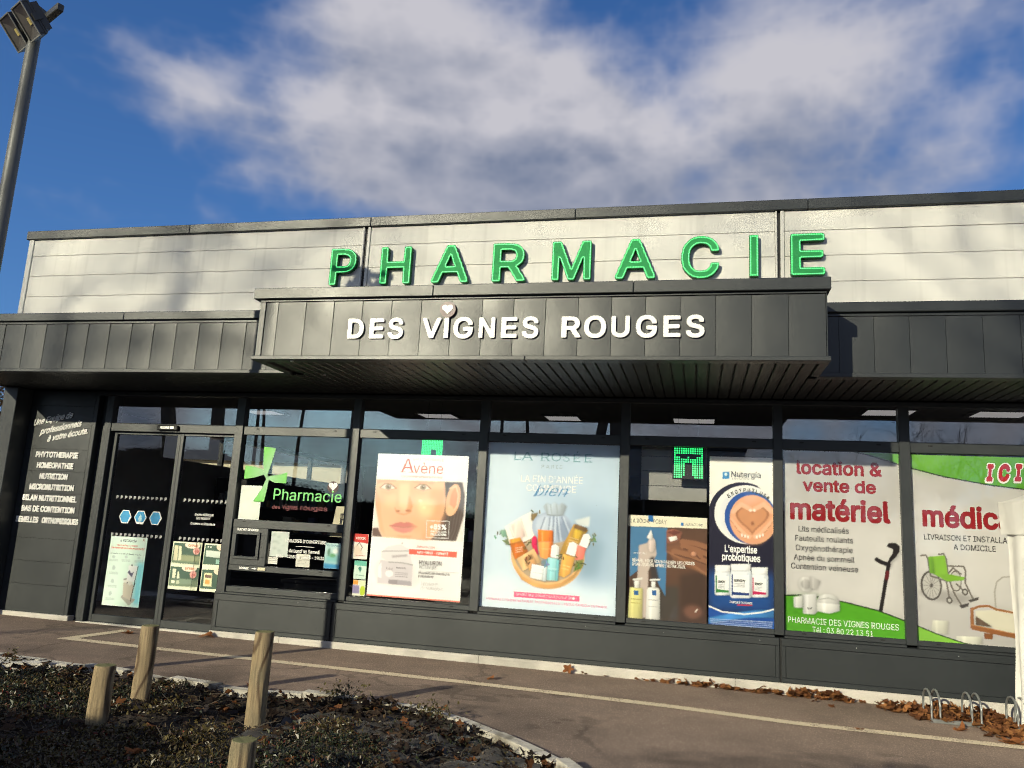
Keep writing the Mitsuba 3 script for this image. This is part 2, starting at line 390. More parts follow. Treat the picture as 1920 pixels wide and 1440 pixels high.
put(B + '__ceiling', box(XL + .2, XR - .2, .10, 12, 3.06, 3.14), 'mat_room')
put(B + '__roof', box(XL, XR, .05, 12.2, 5.25, 5.33), 'mat_black')
for x0, x1, wh in ((-3.85, -3.35, 'above the face poster'), (-2.03, -1.58, 'above the basket poster'), (-.32, .2, 'above the navy and white poster'), (1.85, 2.35, 'above the crutch poster'), (2.98, 3.5, 'above the wheelchair poster, at the right edge'), (-6.6, -6.1, 'above the sliding door')):
    y0 = 1.25 if x0 < 1 else .3
    lt = thing('ceiling_light', 'lit panel light in the shop ceiling ' + wh, 'ceiling light', 'panel lights in the shop ceiling')
    put(lt + '__frame', join([box(x0 - .03, x0, y0 - .03, y0 + .45, 3.03, 3.058), box(x1, x1 + .03, y0 - .03, y0 + .45, 3.03, 3.058), box(x0, x1, y0 - .03, y0, 3.03, 3.058), box(x0, x1, y0 + .42, y0 + .45, 3.03, 3.058)]), F)
    k_ = put(lt + '__diffuser', box(x0, x1, y0, y0 + .42, 3.035, 3.057), 'mat_cloth'); scene[k_]['emitter'] = {'type': 'area', 'radiance': {'type': 'rgb', 'value': [.085, .082, .08]}}
# parapet wall: four rows of boards in three bays, a dark reveal between bays
U = B + '__parapet'
rows = [(3.80, 4.131), (4.139, 4.439), (4.447, 4.748), (4.756, 5.053), (5.061, 5.3055)]
for x0, x1 in ((-9.49, -4.315), (-4.195, .838), (.945, XR)):
    for z0, z1 in rows:
        put(U + '__board', move(panel(x0, x1, z0, z1, .03, R.uniform(-.002, .002), R.uniform(-.002, .002), 8), FACE, (0, -.012, 0)), 'mat_white_panel', smooth=30)
for x0, x1 in ((-9.575, -9.495), (-4.31, -4.285), (-4.238, -4.20), (.842, .864), (.900, .940)):
    put(U + '__cover_strip', box(x0, x1, -.03, .05, 3.8, 5.3055, .004), 'mat_white_panel')
for x0, x1 in ((-4.285, -4.238), (.864, .900)): put(U + '__reveal', box(x0, x1, .005, .05, 3.8, 5.3055), 'mat_black')
put(U + '__backing', box(XL, XR, .02, .25, 3.1, 5.27), 'mat_black')
for x0, x1 in ((-9.615, -6.9), (-6.896, -4.2), (-4.196, -1.5), (-1.496, 1.2), (1.204, 3.9), (3.904, XR)):
    put(U + '__coping', box(x0, x1, -.055, .3, 5.306, 5.432, .006), S)
# fascia of the low roof, left and right of the canopy
Fa = B + '__fascia'
XC0, XC1 = -4.445, 1.088
for x in np.concatenate([np.arange(-9.273, XC0 - .05, .303), [XC0]])[:-1]:
    x1 = min(x + .298, XC0 - .005)
    put(Fa + '__cladding_panel', move(panel(x, x1, 3.122, 3.668, .012, R.uniform(.0015, .0036), R.uniform(.001, .007)), FACE, (0, -D1, 0)), S, smooth=30)
for x in [XC1 + .02] + list(np.arange(1.296, XR, .3095)):
    x1 = 1.291 if x < 1.2 else x + .3045
    put(Fa + '__cladding_panel', move(panel(x, x1, 3.122, 3.668, .012, R.uniform(.0013, .0034), R.uniform(.001, .006)), FACE, (0, -D1, 0)), S, smooth=30)
for a, b in ((-9.35, XC0), (XC1, XR)):
    put(Fa + '__backing', box(a, b, -D1 + .014, -D1 + .06, SZ + .02, 3.70), 'mat_black')
    put(Fa + '__top_rail', box(a, b, -D1 - .008, -D1 + .05, 3.672, 3.703, .003), S)
    put(Fa + '__coping', join([box(a - .02, a + (b - a) * .55, -D1 - .045, -D1 + .25, 3.705, 3.803, .006), box(a + (b - a) * .55 + .003, b, -D1 - .045, -D1 + .25, 3.705, 3.803, .006)]), S)
    put(Fa + '__bottom_trim', box(a, b, -D1 - .025, -D1 + .10, SZ, 3.118, .005), S)
    put(Fa + '__flat_roof', box(a, b, -D1 + .25, .02, 3.70, 3.76), 'mat_black')
put(Fa + '__end_cheek', box(-9.36, -9.31, -D1, .02, SZ, 3.70), S)
# canopy over the windows
Ca = B + '__canopy'
edges = [-4.376, -4.236] + [-4.236 + .3125 * k for k in range(1, 18)]
for a, b in zip(edges[:-1], edges[1:]):
    put(Ca + '__cladding_panel', move(panel(a + .0025, b - .0025, 3.122, 3.684, .012, R.uniform(.0013, .0034), R.uniform(.001, .006)), FACE, (0, -D2, 0)), S, smooth=30)
put(Ca + '__corner_strip', box(XC0, -4.38, -D2 - .006, -D2 + .05, 3.118, 3.69, .004), S)
put(Ca + '__corner_strip', box(edges[-1] + .003, XC1, -D2 - .004, -D2 + .05, 3.118, 3.69, .004), S)
put(Ca + '__backing', box(XC0 + .01, XC1 - .01, -D2 + .014, -D2 + .06, SZ + .02, 3.70), 'mat_black')
for sx, x0 in ((-1, XC0), (1, XC1 - .04)):
    put(Ca + '__side_panel', box(x0, x0 + .04, -D2 + .051, -D1 - .046, 3.118, 3.70, .003), S)
    put(Ca + '__side_panel', box(x0, x0 + .04, -D1 - .045, 0, 3.118, 3.70, .003), S)
put(Ca + '__top_rail', box(XC0 + .002, XC1 - .002, -D2 - .012, -D2 + .05, 3.69, 3.712, .003), S)
cz = [(XC0 - .06, -2.55), (-2.547, -.6), (-.597, XC1 + .03)]
for a, b in cz: put(Ca + '__coping', box(a, b, -D2 - .05, -D2 + .22, 3.714, 3.828, .006), S)
for x0 in (XC0 - .06, XC1 - .19): put(Ca + '__coping', box(x0, x0 + .22, -D2 + .222, 0.0, 3.714, 3.826, .006), S)
put(Ca + '__flat_roof', box(XC0 + .16, XC1 - .19, -D2 + .22, 0, 3.72, 3.76), 'mat_black')
for a, b in ((XC0 - .03, -1.6), (-1.597, XC1 + .02)): put(Ca + '__bottom_trim', box(a, b, -D2 - .035, -D2 + .10, SZ, 3.117, .005), S)
put(Ca + '__bottom_trim', box(XC0 - .03, XC0 + .06, -D2 + .101, -D1 - .026, SZ, 3.117, .005), S)
put(Ca + '__bottom_trim', box(XC1 - .06, XC1 + .02, -D2 + .101, -D1 - .026, SZ, 3.117, .005), S)
for k, (x, y) in enumerate(((-4.03, -D2 - .042), (-4.02, -D1 - .03))): put(Ca + '__lamp_spot', join([move(trimesh.creation.cylinder(.016, .02, sections=12), t=(x, y + .06, SZ - .002))]), 'mat_reflector')
# soffit of slats running front to back
So = B + '__soffit'
x = -9.26
while x < XR - .1:
    y0 = -D2 + .10 if XC0 + .06 < x < XC1 - .17 else -D1 + .10
    b = box(x, x + .104, y0, -.055, SZ + .004 + R.uniform(-.001, .001), SZ + .03, .012)
    put(So + '__slat', b, 'mat_soffit'); x += .1155
put(So + '__backing', join([box(-9.3, XR, -D1 + .10, 0, SZ + .032, SZ + .04), box(XC0 + .06, XC1 - .06, -D2 + .1, -D1 + .10, SZ + .032, SZ + .04)]), 'mat_black')

# ---- clad wall left of the door, with a fin at the end of the building
W = B + '__clad_wall'
for k, z0 in enumerate([.10, .165 + .0] + [.46 + .3 * q for q in range(9)]):
    if k == 1: continue
    z1 = .456 if k == 0 else min(z0 + .2955, 3.06)
    if z1 - z0 < .05: continue
    put(W + '__board', move(panel(-9.075, -8.045, z0, z1, .012, R.uniform(-.001, .0012), R.uniform(-.0015, .0015)), FACE, (0, -.012, 0)), S, smooth=30)
put(W + '__corner_trim', box(-8.041, -7.98, -.016, .3, .10, 3.07, .005), S)
put(W + '__backing', box(-9.1, -7.99, .002, .24, .0, 3.07), 'mat_black')
put(W + '__plinth', box(-9.06, -7.955, -.035, .24, -.08, .098, .006), 'mat_concrete')
put(W + '__fin', box(-9.31, -9.085, -.27, .25, -.05, 3.07, .006), S)

# ---- glazing
GY = .035


def bar(key, x0, x1, z0, z1, y0=0.0, y1=.075, b=.004, mat=F): return put(key, box(x0, x1, y0, y1, z0, z1, b), mat)


def caps(key, xs_, z):
    put(key, join([box(x - .022, x + .022, -.0035, .004, z - .007, z + .007, .002) for x in xs_]), 'mat_black')


H0, H1, TG = 2.530, 2.642, 3.012
cols = [(-4.213, -4.113), (-2.560, -2.455), (-.872, -.768), (.803, .901), (2.083, 2.188), (3.62, 3.72), (5.2, 5.3)]
for a, b in cols: put(B + '__mullion', box(a, b, -.022, .09, .56, 3.07, .004), F)
bays = [(-4.113, -2.560), (-2.455, -.872), (-.768, .803), (.901, 2.083), (2.188, 3.62), (3.72, 5.2)]
put(B + '__head_rail', box(-7.98, XR, -.03, .09, TG + .004, 3.07, .004), F)
for a, b in bays:
    Wn = thing_key = None
    i = USED.get('w', 0); USED['w'] = i + 1
    Wn = B + '__window' + (f'_{i:03d}' if i else '')
    bar(Wn + '__transom_bar', a, b, H0, H1)
    bar(Wn + '__sill_bar', a, b, .560, .612)
    put(Wn + '__sill_ledge', box(a, b, -.045, .03, .535, .558, .004), F)
    put(Wn + '__pane', box(a + .002, b - .002, GY, GY + .003, .612, H0)[0:2] if 0 else (np.array([[a, GY, .612], [b, GY, .612], [b, GY, H0], [a, GY, H0]]), np.array([[0, 1, 2], [0, 2, 3]])), 'mat_glass')
    put(Wn + '__transom_pane', (np.array([[a, GY, H1], [b, GY, H1], [b, GY, TG + .004], [a, GY, TG + .004]]), np.array([[0, 1, 2], [0, 2, 3]])), 'mat_glass_transom')
    caps(Wn + '__drain_cap', [a + .2, b - .2], H1 - .035); caps(Wn + '__drain_cap', [a + .2, b - .22], .590)
# the bay with the night hatch
Wn = B + '__hatch_window'
a, b = -5.735, -4.213
put(B + '__mullion', box(-5.852, a, -.022, .09, .09, 3.01, .004), F)
for z0, z1 in ((H0, H1), (1.352, 1.456), (.822, .893), (.560, .630)): bar(Wn + '__rail', a, b, z0, z1)
bar(Wn + '__rail', b - .022, b, .630, H0, .001)
put(Wn + '__sill_ledge', box(-5.852, b, -.045, .03, .535, .558, .004), F)
for z0, z1 in ((1.456, H0), (.893, 1.352), (.630, .822), (H1, TG + .004)):
    x0 = -5.235 if z0 == .893 else a
    put(Wn + '__pane', (np.array([[x0, GY, z0], [b, GY, z0], [b, GY, z1], [x0, GY, z1]]), np.array([[0, 1, 2], [0, 2, 3]])), 'mat_glass' if z0 < H1 else 'mat_glass_transom')
caps(Wn + '__drain_cap', [-5.53, -4.45], H1 - .035); caps(Wn + '__drain_cap', [-5.58, -4.42], 1.43); caps(Wn + '__drain_cap', [-5.55, -4.42], .60); caps(Wn + '__drain_cap', [-4.47], .87)
Ht = Wn + '__night_hatch'
put(Ht, join([box(a, -5.235, .004, .05, 1.268, 1.352, .003), box(a, -5.235, .004, .05, .893, 1.000, .003), box(a, -5.660, .0045, .05, 1.0, 1.268, .003), box(-5.371, -5.235, .0045, .05, 1.0, 1.268, .003),
              box(-5.70, -5.330, -.016, .004, 1.268, 1.30, .003), box(-5.70, -5.330, -.016, .004, .968, 1.0, .003), box(-5.70, -5.660, -.0155, .004, 1.0, 1.268, .003), box(-5.371, -5.330, -.0155, .004, 1.0, 1.268, .003)]), F)
put(Ht + '__pane' if 0 else Wn + '__hatch_pane', (np.array([[-5.66, .02, 1.0], [-5.371, .02, 1.0], [-5.371, .02, 1.268], [-5.66, .02, 1.268]]), np.array([[0, 1, 2], [0, 2, 3]])), 'mat_glass')
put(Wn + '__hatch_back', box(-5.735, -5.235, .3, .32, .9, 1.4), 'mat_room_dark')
# low walls under the glass
Lo = B + '__low_wall'
for k, (x0, x1) in enumerate(((-5.83, -4.262), (-4.238, .848), (.868, 3.66), (3.68, XR))):
    put(Lo + '__panel', move(panel(x0 + .045, x1 - .045, .140, .452, .02, .0012, R.uniform(-.002, .002), 10), FACE, (0, -.044, 0)), S, smooth=30)
    put(Lo + '__border', join([box(x0, x1, -.052, .08, .456, .533, .004), box(x0, x1, -.0515, .08, .088, .137, .004), box(x0, x0 + .042, -.051, .08, .137, .456, .004), box(x1 - .042, x1, -.051, .08, .137, .456, .004)]), S)
put(Lo + '__backing', box(-5.86, XR, -.03, .08, .0, .53), 'mat_black')
put(Lo + '__plinth', join([box(-5.86, -4.9, -.062, .06, -.12, .086, .006), box(-4.898, -2.4, -.064, .06, -.12, .085, .006), box(-2.398, .4, -.062, .06, -.12, .086, .006), box(.402, 3.1, -.063, .06, -.12, .086, .006), box(3.102, XR, -.062, .06, -.12, .086, .006)]), 'mat_concrete')
for x in (-4.7, -3.5, -1.2, -.35, .65, 1.6, 2.55): put(Lo + '__rivet', move(trimesh.creation.icosphere(1, .006), t=(x, -.052, .495)), 'mat_galvanised')
# sliding door
Dr = B + '__sliding_door'
put(Dr + '__jamb', box(-7.84, -7.735, -.02, .16, .03, 3.012, .004), F)
put(B + '__reveal_wall', box(-7.978, -7.842, .08, .24, .0, 3.07), S)
put(Dr + '__header', box(-7.735, -5.852, -.006, .12, H0 + .002, H1 + .003, .004), F)
caps(Dr + '__drain_cap', [-7.58, -5.98], H1 - .03)
put(Dr + '__transom_pane', (np.array([[-7.735, GY, H1], [-5.852, GY, H1], [-5.852, GY, TG + .004], [-7.735, GY, TG + .004]]), np.array([[0, 1, 2], [0, 2, 3]])), 'mat_glass_transom')
put(Dr + '__motion_sensor', join([box(-7.0, -6.685, -.05, -.006, 2.555, 2.622, .018)]), 'mat_black')
put(Dr + '__sensor_lens', join([box(-6.945, -6.80, -.054, -.0505, 2.574, 2.606, .001), box(-6.79, -6.735, -.0542, -.0505, 2.572, 2.608, .001)]), 'mat_reflector')
LY = .075
for x0, x1, c0, c1 in ((-7.735, -6.685, -7.665, -6.735), (-6.680, -5.852, -6.632, -5.868)):
    i = USED.get('leaf', 0); USED['leaf'] = i + 1
    L = Dr + '__leaf' + (f'_{i:03d}' if i else '')
    dy = .0 if i == 0 else -.008
    put(L, join([box(x0, c0, .05 + dy, .10 + dy, .05, H0, .004), box(c1, x1, .05 + dy, .10 + dy, .05, H0, .004), box(c0, c1, .051 + dy, .099 + dy, .05, .142, .004), box(c0, c1, .051 + dy, .099 + dy, H0 - .035, H0, .004)]), F)
    put(L + '__pane', (np.array([[c0, LY + dy, .142], [c1, LY + dy, .142], [c1, LY + dy, H0 - .03], [c0, LY + dy, H0 - .03]]), np.array([[0, 1, 2], [0, 2, 3]])), 'mat_glass')
    # rows of safety markings across the glass: small printed letters P
    for zz in (1.655, 1.165):
        g0 = glyph('P', .10); a_, b_, c_, d_ = g0.bounds; ms = []
        for k in range(14 if i == 0 else 12):
            xx = c0 + .10 + k * .0672
            if xx > c1 - .05: break
            ms.append(move(flat(saff.translate(saff.scale(saff.translate(g0, -a_, -b_), .036 / (c_ - a_), .044 / (d_ - b_), origin=(0, 0)), xx, zz - .02)), FACE, (0, LY + dy - .002, 0)))
        labels[put(L + '__safety_marking', join(ms), 'mat_marking')] = {'kind': 'stuff'}
put(Dr + '__threshold', box(-7.84, -5.852, -.03, .14, -.03, .045, .006), 'mat_concrete')
put(Dr + '__track', box(-7.735, -5.852, .035, .13, .045, .05), F)
scene['mat_marking'] = principled((0.36, 0.36, 0.36), 0.6)

# ================================================================ signs on the front
led_keys = []
sg = thing('pharmacy_sign', 'row of big green letters reading PHARMACIE edged with small lights', 'sign')
for ch, a, b in (('P', -4.70, -4.33), ('H', -3.998, -3.583), ('A', -3.298, -2.816), ('R', -2.509, -2.085), ('M', -1.758, -1.278), ('A', -.986, -.514), ('C', -.217, .216), ('I', .552, .652), ('E', 1.002, 1.37)):
    i = USED.get('let', 0); USED['let'] = i + 1; K = sg + '__letter' + (f'_{i:03d}' if i else '')
    g = fit(ch, a, b, 4.488 if ch == 'C' else 4.50, 5.003 if ch == 'C' else 4.995, .04)
    if ch == 'I': g = shapely.box(a, 4.50, b, 4.995)
    put(K, move(solid(g, .060, .02), FACE), 'mat_green_side')
    put(K + '__face', move(flat(g.buffer(-.006), .0805), FACE), 'mat_green_face')
    dots = []
    for p in polys(g.buffer(-.013)):
        for ring in [p.exterior] + list(p.interiors):
            m_ = max(4, int(ring.length / .0185))
            for q in range(m_):
                pt = ring.interpolate(q / m_, normalized=True); dots.append(move(box(-.0058, .0058, -.0058, .0058, 0, .006), t=(pt.x, pt.y, .081)))
    k_ = put(K + '__led_border', move(join(dots), FACE), 'mat_led'); labels[k_] = {'kind': 'stuff'}; scene[k_]['emitter'] = {'type': 'area', 'radiance': {'type': 'rgb', 'value': [.04, .34, .10]}}
    rim = g.difference(g.buffer(-.008)); put(K + '__rim', move(solid(rim, .012, .075), FACE), 'mat_green_face')
scene['mat_led'] = principled((0.14, 0.62, 0.24), 0.5)
sg = thing('shop_name_sign', 'white raised letters DES VIGNES ROUGES on the dark canopy front', 'sign')
for ch, a, b in (('D', -3.428, -3.257), ('E', -3.194, -3.046), ('S', -2.998, -2.838), ('V', -2.639, -2.450), ('I', -2.417, -2.372), ('G', -2.321, -2.126), ('N', -2.065, -1.906), ('E', -1.844, -1.690), ('S', -1.639, -1.479), ('R', -1.261, -1.079), ('O', -1.047, -.842), ('U', -.794, -.624), ('G', -.568, -.377), ('E', -.321, -.168), ('S', -.119, .045)):
    o = .006 if ch in 'SGO' else 0
    g = shapely.box(a, 3.293, b, 3.497) if ch == 'I' else fit(ch, a, b, 3.293 - o, 3.497 + o, .045)
    put(sg + '__letter', move(solid(g, .014, .012), FACE, (0, -D2, 0)), 'mat_white_letter')


def heart(cx, cy, w):
    t = np.linspace(0, 2 * np.pi, 60); x = 16 * np.sin(t) ** 3; y = 13 * np.cos(t) - 5 * np.cos(2 * t) - 2 * np.cos(3 * t) - np.cos(4 * t)
    return Polygon(np.stack([cx + x * w / 32, cy + y * w / 32 + w * .06], 1))


put(sg + '__heart_badge', move(solid(Point(-2.39, 3.578).buffer(.080, 24), .020, .012), FACE, (0, -D2, 0)), 'mat_badge')
put(sg + '__heart_badge__heart', move(solid(heart(-2.39, 3.578, .108), .004, .0325), FACE, (0, -D2, 0)), 'mat_white_letter')
scene['mat_badge'] = principled((0.09, 0.035, 0.045), 0.4)
sg = thing('service_list_lettering', 'white lettering listing pharmacy services on the dark clad wall', 'lettering')
for t_, a, b, z in (('PHYTOTHERAPIE', -8.865, -8.180, 2.145), ('HOMEOPATHIE', -8.82, -8.232, 1.999), ('NUTRITION', -8.748, -8.296, 1.851), ('MICRONUTRITION', -8.884, -8.170, 1.705), ('BILAN NUTRITIONNEL', -8.965, -8.095, 1.556), ('BAS DE CONTENTION', -8.954, -8.105, 1.410)):
    put(sg + '__line', move(solid(line(t_, a, b, z, .076, .07), .008, .0), FACE, (0, -.0165, 0)), 'mat_white_letter')
for t_, a, b in (('SEMELLES', -9.021, -8.655), ('ORTHOPEDIQUES', -8.60, -8.022)): put(sg + '__line', move(solid(line(t_, a, b, 1.263, .074, .07), .008, .0), FACE, (0, -.0165, 0)), 'mat_white_letter')


def script_text(t_, u0, u1, base, cap, rise):
    g = line(t_, u0, u1, base, cap, .035, 18)
    return saff.skew(g, ys=rise, origin=(u0, base))


for t_, a, b, z, c in (('Une Equipe de', -8.985, -8.365, 2.575, .085), ('professionnels', -8.86, -8.200, 2.452, .085), ('à votre écoute.', -8.72, -8.085, 2.358, .085)):
    put(sg + '__script_line', move(solid(script_text(t_, a, b, z, c, 11.5), .005, .0), FACE, (0, -.0165, 0)), 'mat_white_letter')

# ================================================================ street lamp, bollards, rack, tent
lp = thing('floodlight_pole', 'tall galvanised pole carrying floodlights at the left edge of the forecourt', 'lamp post')
PX, PY = -5.975, -3.76
put(lp + '__pole', tube([(PX, PY, -.1), (PX, PY, .3), (PX, PY, 3.2), (PX, PY, 5.95)], [.070, .070, .060, .052], 20), 'mat_pole', smooth=40)
put(lp + '__base_plate', box(PX - .15, PX + .15, PY - .15, PY + .15, -.01, .03, .005), 'mat_galvanised')
UX = np.array([math.cos(-.438), math.sin(-.438), 0.0])            # the arm's direction
def along(q, p=(PX, PY)): return np.array([p[0], p[1], 0]) + UX * q
put(lp + '__cross_arm', move(box(-.34, .40, -.03, .03, -.035, .035, .006), rotz(-.438), (PX, PY + .05, 5.90)), 'mat_lamp_body')
put(lp + '__arm_clamp', box(PX - .075, PX + .075, PY - .075, PY + .075, 5.80, 5.99, .012), 'mat_lamp_body')


def floodlight(c, yaw, tilt, s=1.0):
    i = USED.get('fl', 0); USED['fl'] = i + 1; K = lp + '__floodlight' + (f'_{i:03d}' if i else '')
    M = rotz(yaw) @ rotx(tilt)
    def tr(m): return move((m[0] * s, m[1]), M, c)
    w, h = .105, .150
    put(K, tr(join([box(-w, w, 0, .05, -h, -h + .016, .004), box(-w, w, 0, .05, h - .016, h, .004), box(-w, -w + .016, 0, .05, -h + .016, h - .016, .004), box(w - .016, w, 0, .05, -h + .016, h - .016, .004), box(-w, w, .05, .075, -h, h, .004)] + [box(-w * .8 + q * .045, -w * .8 + q * .045 + .012, .075, .135, -h * .8, h * .8) for q in range(5)] + [box(-w - .02, -w - .003, .02, .10, -.03, .03), box(w + .003, w + .02, .02, .10, -.03, .03), box(-.03, .03, .135, .19, -.05, .05, .004)])), 'mat_lamp_body')
    a, q = w - .016, h - .016
    v = np.array([[-a, .012, -q], [a, .012, -q], [a, .012, q], [-a, .012, q], [-.04, .045, -.05], [.04, .045, -.05], [.04, .045, .05], [-.04, .045, .05]])
    put(K + '__reflector', tr((v, np.array([[0, 1, 5], [0, 5, 4], [1, 2, 6], [1, 6, 5], [2, 3, 7], [2, 7, 6], [3, 0, 4], [3, 4, 7], [4, 5, 6], [4, 6, 7]]))), 'mat_lamp_glassback')
    put(K + '__rim', tr(join([box(-w - .002, w + .002, -.004, .006, -h - .002, -h + .010, .003), box(-w - .002, w + .002, -.004, .006, h - .010, h + .002, .003), box(-w - .002, -w + .010, -.004, .006, -h + .010, h - .010, .003), box(w - .010, w + .002, -.004, .006, -h + .010, h - .010, .003)])), 'mat_lamp_rim')
    put(K + '__chip', tr(box(-.02, .02, .036, .044, -.03, .03)), 'mat_led_yellow')
    put(K + '__glass', tr((np.array([[-a, .006, -q], [a, .006, -q], [a, .006, q], [-a, .006, q]]), np.array([[0, 1, 2], [0, 2, 3]]))), 'mat_glass')
scene['mat_led_yellow'] = principled((0.75, 0.62, 0.2), 0.4)

for (x, y, h, d, tl, lab) in ((-4.29, -3.30, .590, .140, .012, 'weathered wooden bollard, the left one of the two tallest in front of the door'), (-3.20, -3.42, .642, .145, .004, 'weathered wooden bollard with swirling grain, farthest right of the upright posts'),
                              (-3.975, -4.15, .436, .142, .010, 'shaded wooden bollard nearest the left corner, sunlit only at its top'), (-2.45, -4.85, .273, .145, .0, 'nearest wooden bollard, cut by the bottom edge, its round top in view')):
    bo = thing('wooden_bollard', lab, 'bollard', 'wooden bollards in the planting bed')
    r = d / 2; zz = [-.25, .0, .1, h * .5, h - .012, h - .003, h]; rr = [r, r, r * 1.0, r * .99, r * .97, r * .95, r * .90]
    zz = np.interp(np.linspace(0, 1, 16), np.linspace(0, 1, 7), zz); rr = np.interp(np.linspace(0, 1, 16), np.linspace(0, 1, 7), rr)
    m = tube([(x + tl * (z - h), y, z) for z in zz], rr, 28)
    v = m[0].copy(); ang = np.arctan2(v[:, 1] - y, v[:, 0] - x); k_ = (v[:, 2] < h - .02)[:, None]
    v[:, :2] += k_ * (.004 * np.sin(ang * 3 + x) + .0025 * np.sin(7 * ang + v[:, 2] * 5))[:, None] * np.stack([np.cos(ang), np.sin(ang)], 1)
    put(bo, (v, m[1]), 'mat_wood', smooth=35)

rk = thing('bicycle_rack', 'low galvanised bicycle rack of hoop pairs at the foot of the shop wall', 'bicycle rack')
for x in (2.118, 2.190, 2.455, 2.532, 2.83, 2.905):
    t = np.linspace(0, 1, 18); z0 = gz(x)
    yy = np.concatenate([[-.715], -.70 + .02 * t[:1], -.565 - .145 * np.cos(np.pi * t)]); zz = np.concatenate([[z0], [z0 + .10], z0 + .13 + .135 * np.sin(np.pi * t)])
    pts = np.stack([np.full(len(yy), x), yy, zz], 1); pts = np.vstack([pts, [x, -.42, z0 + .02]])
    put(rk + '__hoop', tube(pts, .0105, 8), 'mat_galvanised', smooth=50)
zr = gz(2.5)
put(rk + '__base_rail', join([box(2.105, 2.545, -.735, -.695, zr + .002, zr + .036, .003)]), 'mat_galvanised')
put(rk + '__base_rail', join([box(2.82, 3.2, -.735, -.695, zr + .002, zr + .034, .003)]), 'mat_galvanised')
put(rk + '__base_rail', join([box(2.105, 3.2, -.44, -.405, zr + .002, zr + .034, .003)]), 'mat_galvanised')

tn = thing('white_gazebo', 'white fabric pop-up gazebo with side curtain at the right edge', 'gazebo')
TM = rotz(math.radians(25)); TO = np.array([2.845, -.50, gz(2.8)])


def tent_cloth(u0, u1, z0, z1, off, folds, flare, nu=60, nz=24):
    """A hanging cloth along the tent's local -y axis, from u0 to u1, with folds."""
    u, z = np.meshgrid(np.linspace(u0, u1, nu), np.linspace(z0, z1, nz), indexing='ij')
    t = (z1 - z) / (z1 - z0); q = np.stack([u * 2, z * .6, z * 0 + off * 9], -1)
    w = off - folds * (.3 + t) * (meshkit.fbm(q * 2.1, 3, 4) - .45) - folds * .35 * (.3 + t) * np.sin(u * 31 + 5 * meshkit.noise(q * 1.5, 6)) * (1 - .4 * t) - flare * t ** 2
    v = np.stack([w, -u, z], -1).reshape(-1, 3); i, j = np.meshgrid(np.arange(nu - 1), np.arange(nz - 1), indexing='ij'); a = i * nz + j
    return v, np.concatenate([np.stack([a, a + nz, a + nz + 1], -1).reshape(-1, 3), np.stack([a, a + nz + 1, a + 1], -1).reshape(-1, 3)])


def tm(m): return move(m, TM, TO)
put(tn + '__side_curtain', tm(tent_cloth(.03, 2.95, .03, 1.80, .03, .17, .02, 110, 30)), 'mat_cloth', smooth=True)
put(tn + '__valance', tm(tent_cloth(0, 3.0, 1.745, 2.05, -.012, .05, -.02, 60, 10)), 'mat_cloth', smooth=True)
v = np.array([[0, 0, 0], [0, -3, 0], [3, -3, 0], [3, 0, 0], [1.5, -1.5, .95]]) + [-.012, 0, 2.04]
n = 14; tri = []
for a_, b_ in ((0, 1), (1, 2), (2, 3), (3, 0)):
    g_ = np.array([[s_ * (1 - t_) * v[a_] * 0 + v[a_] * (1 - t_) * (1 - s_) + v[b_] * (1 - t_) * s_ + v[4] * t_ - np.array([0, 0, .16 * t_ * (1 - t_) + .10 * s_ * (1 - s_) * (1 - t_)]) for t_ in np.linspace(0, 1, n)] for s_ in np.linspace(0, 1, n)]).reshape(-1, 3)
    i, j = np.meshgrid(np.arange(n - 1), np.arange(n - 1), indexing='ij'); a = i * n + j
    tri.append((g_, np.concatenate([np.stack([a, a + n, a + n + 1], -1).reshape(-1, 3), np.stack([a, a + n + 1, a + 1], -1).reshape(-1, 3)])))
put(tn + '__roof', tm(join(tri)), 'mat_cloth', smooth=True)
for x, y in ((.16, -.16), (.16, -2.85), (2.85, -.16), (2.85, -2.85)): put(tn + '__pole', tm(box(x - .018, x + .018, y - .018, y + .018, .0, 2.05, .004)), 'mat_galvanised')
put(tn + '__hanging_clip', tm(box(-.02, .0, -.40, -.33, 1.69, 1.74, .004)), 'mat_lamp_body')

for c in ((-6.121, -3.85, 5.716), (-5.867, -3.969, 5.716)): floodlight(c, -.438, .731)
# ================================================================ leaves in the bed, dry leaves, trees and what stands behind the camera
def leaf_quads(P, size, N, droop=.25):
    """Small folded leaves, two triangles each side of the midrib. P (n, 3), size (n), N random seeds -> vertices, faces"""
    n = len(P); a = N.uniform(0, 2 * np.pi, n); tilt = N.normal(0.5, .45, n); roll = N.normal(0, .6, n)
    d = np.stack([np.cos(a) * np.cos(tilt), np.sin(a) * np.cos(tilt), np.sin(tilt)], 1)
    s = np.cross(d, [0, 0, 1.0]); s /= np.linalg.norm(s, axis=1, keepdims=True) + 1e-9
    up = np.cross(s, d); s = s * np.cos(roll)[:, None] + up * np.sin(roll)[:, None]; up = np.cross(s, d)
    L = size[:, None]
    base, tip = P, P + d * L - up * L * 0.08
    l = P + d * L * .5 + s * L * .27 + up * L * droop * .5; r = P + d * L * .5 - s * L * .27 + up * L * droop * .5
    v = np.stack([base, l, tip, r], 1).reshape(-1, 3); k = np.arange(n)[:, None] * 4
    f = np.concatenate([k + [0, 1, 2], k + [0, 2, 3]]).astype(int)
    return v, f


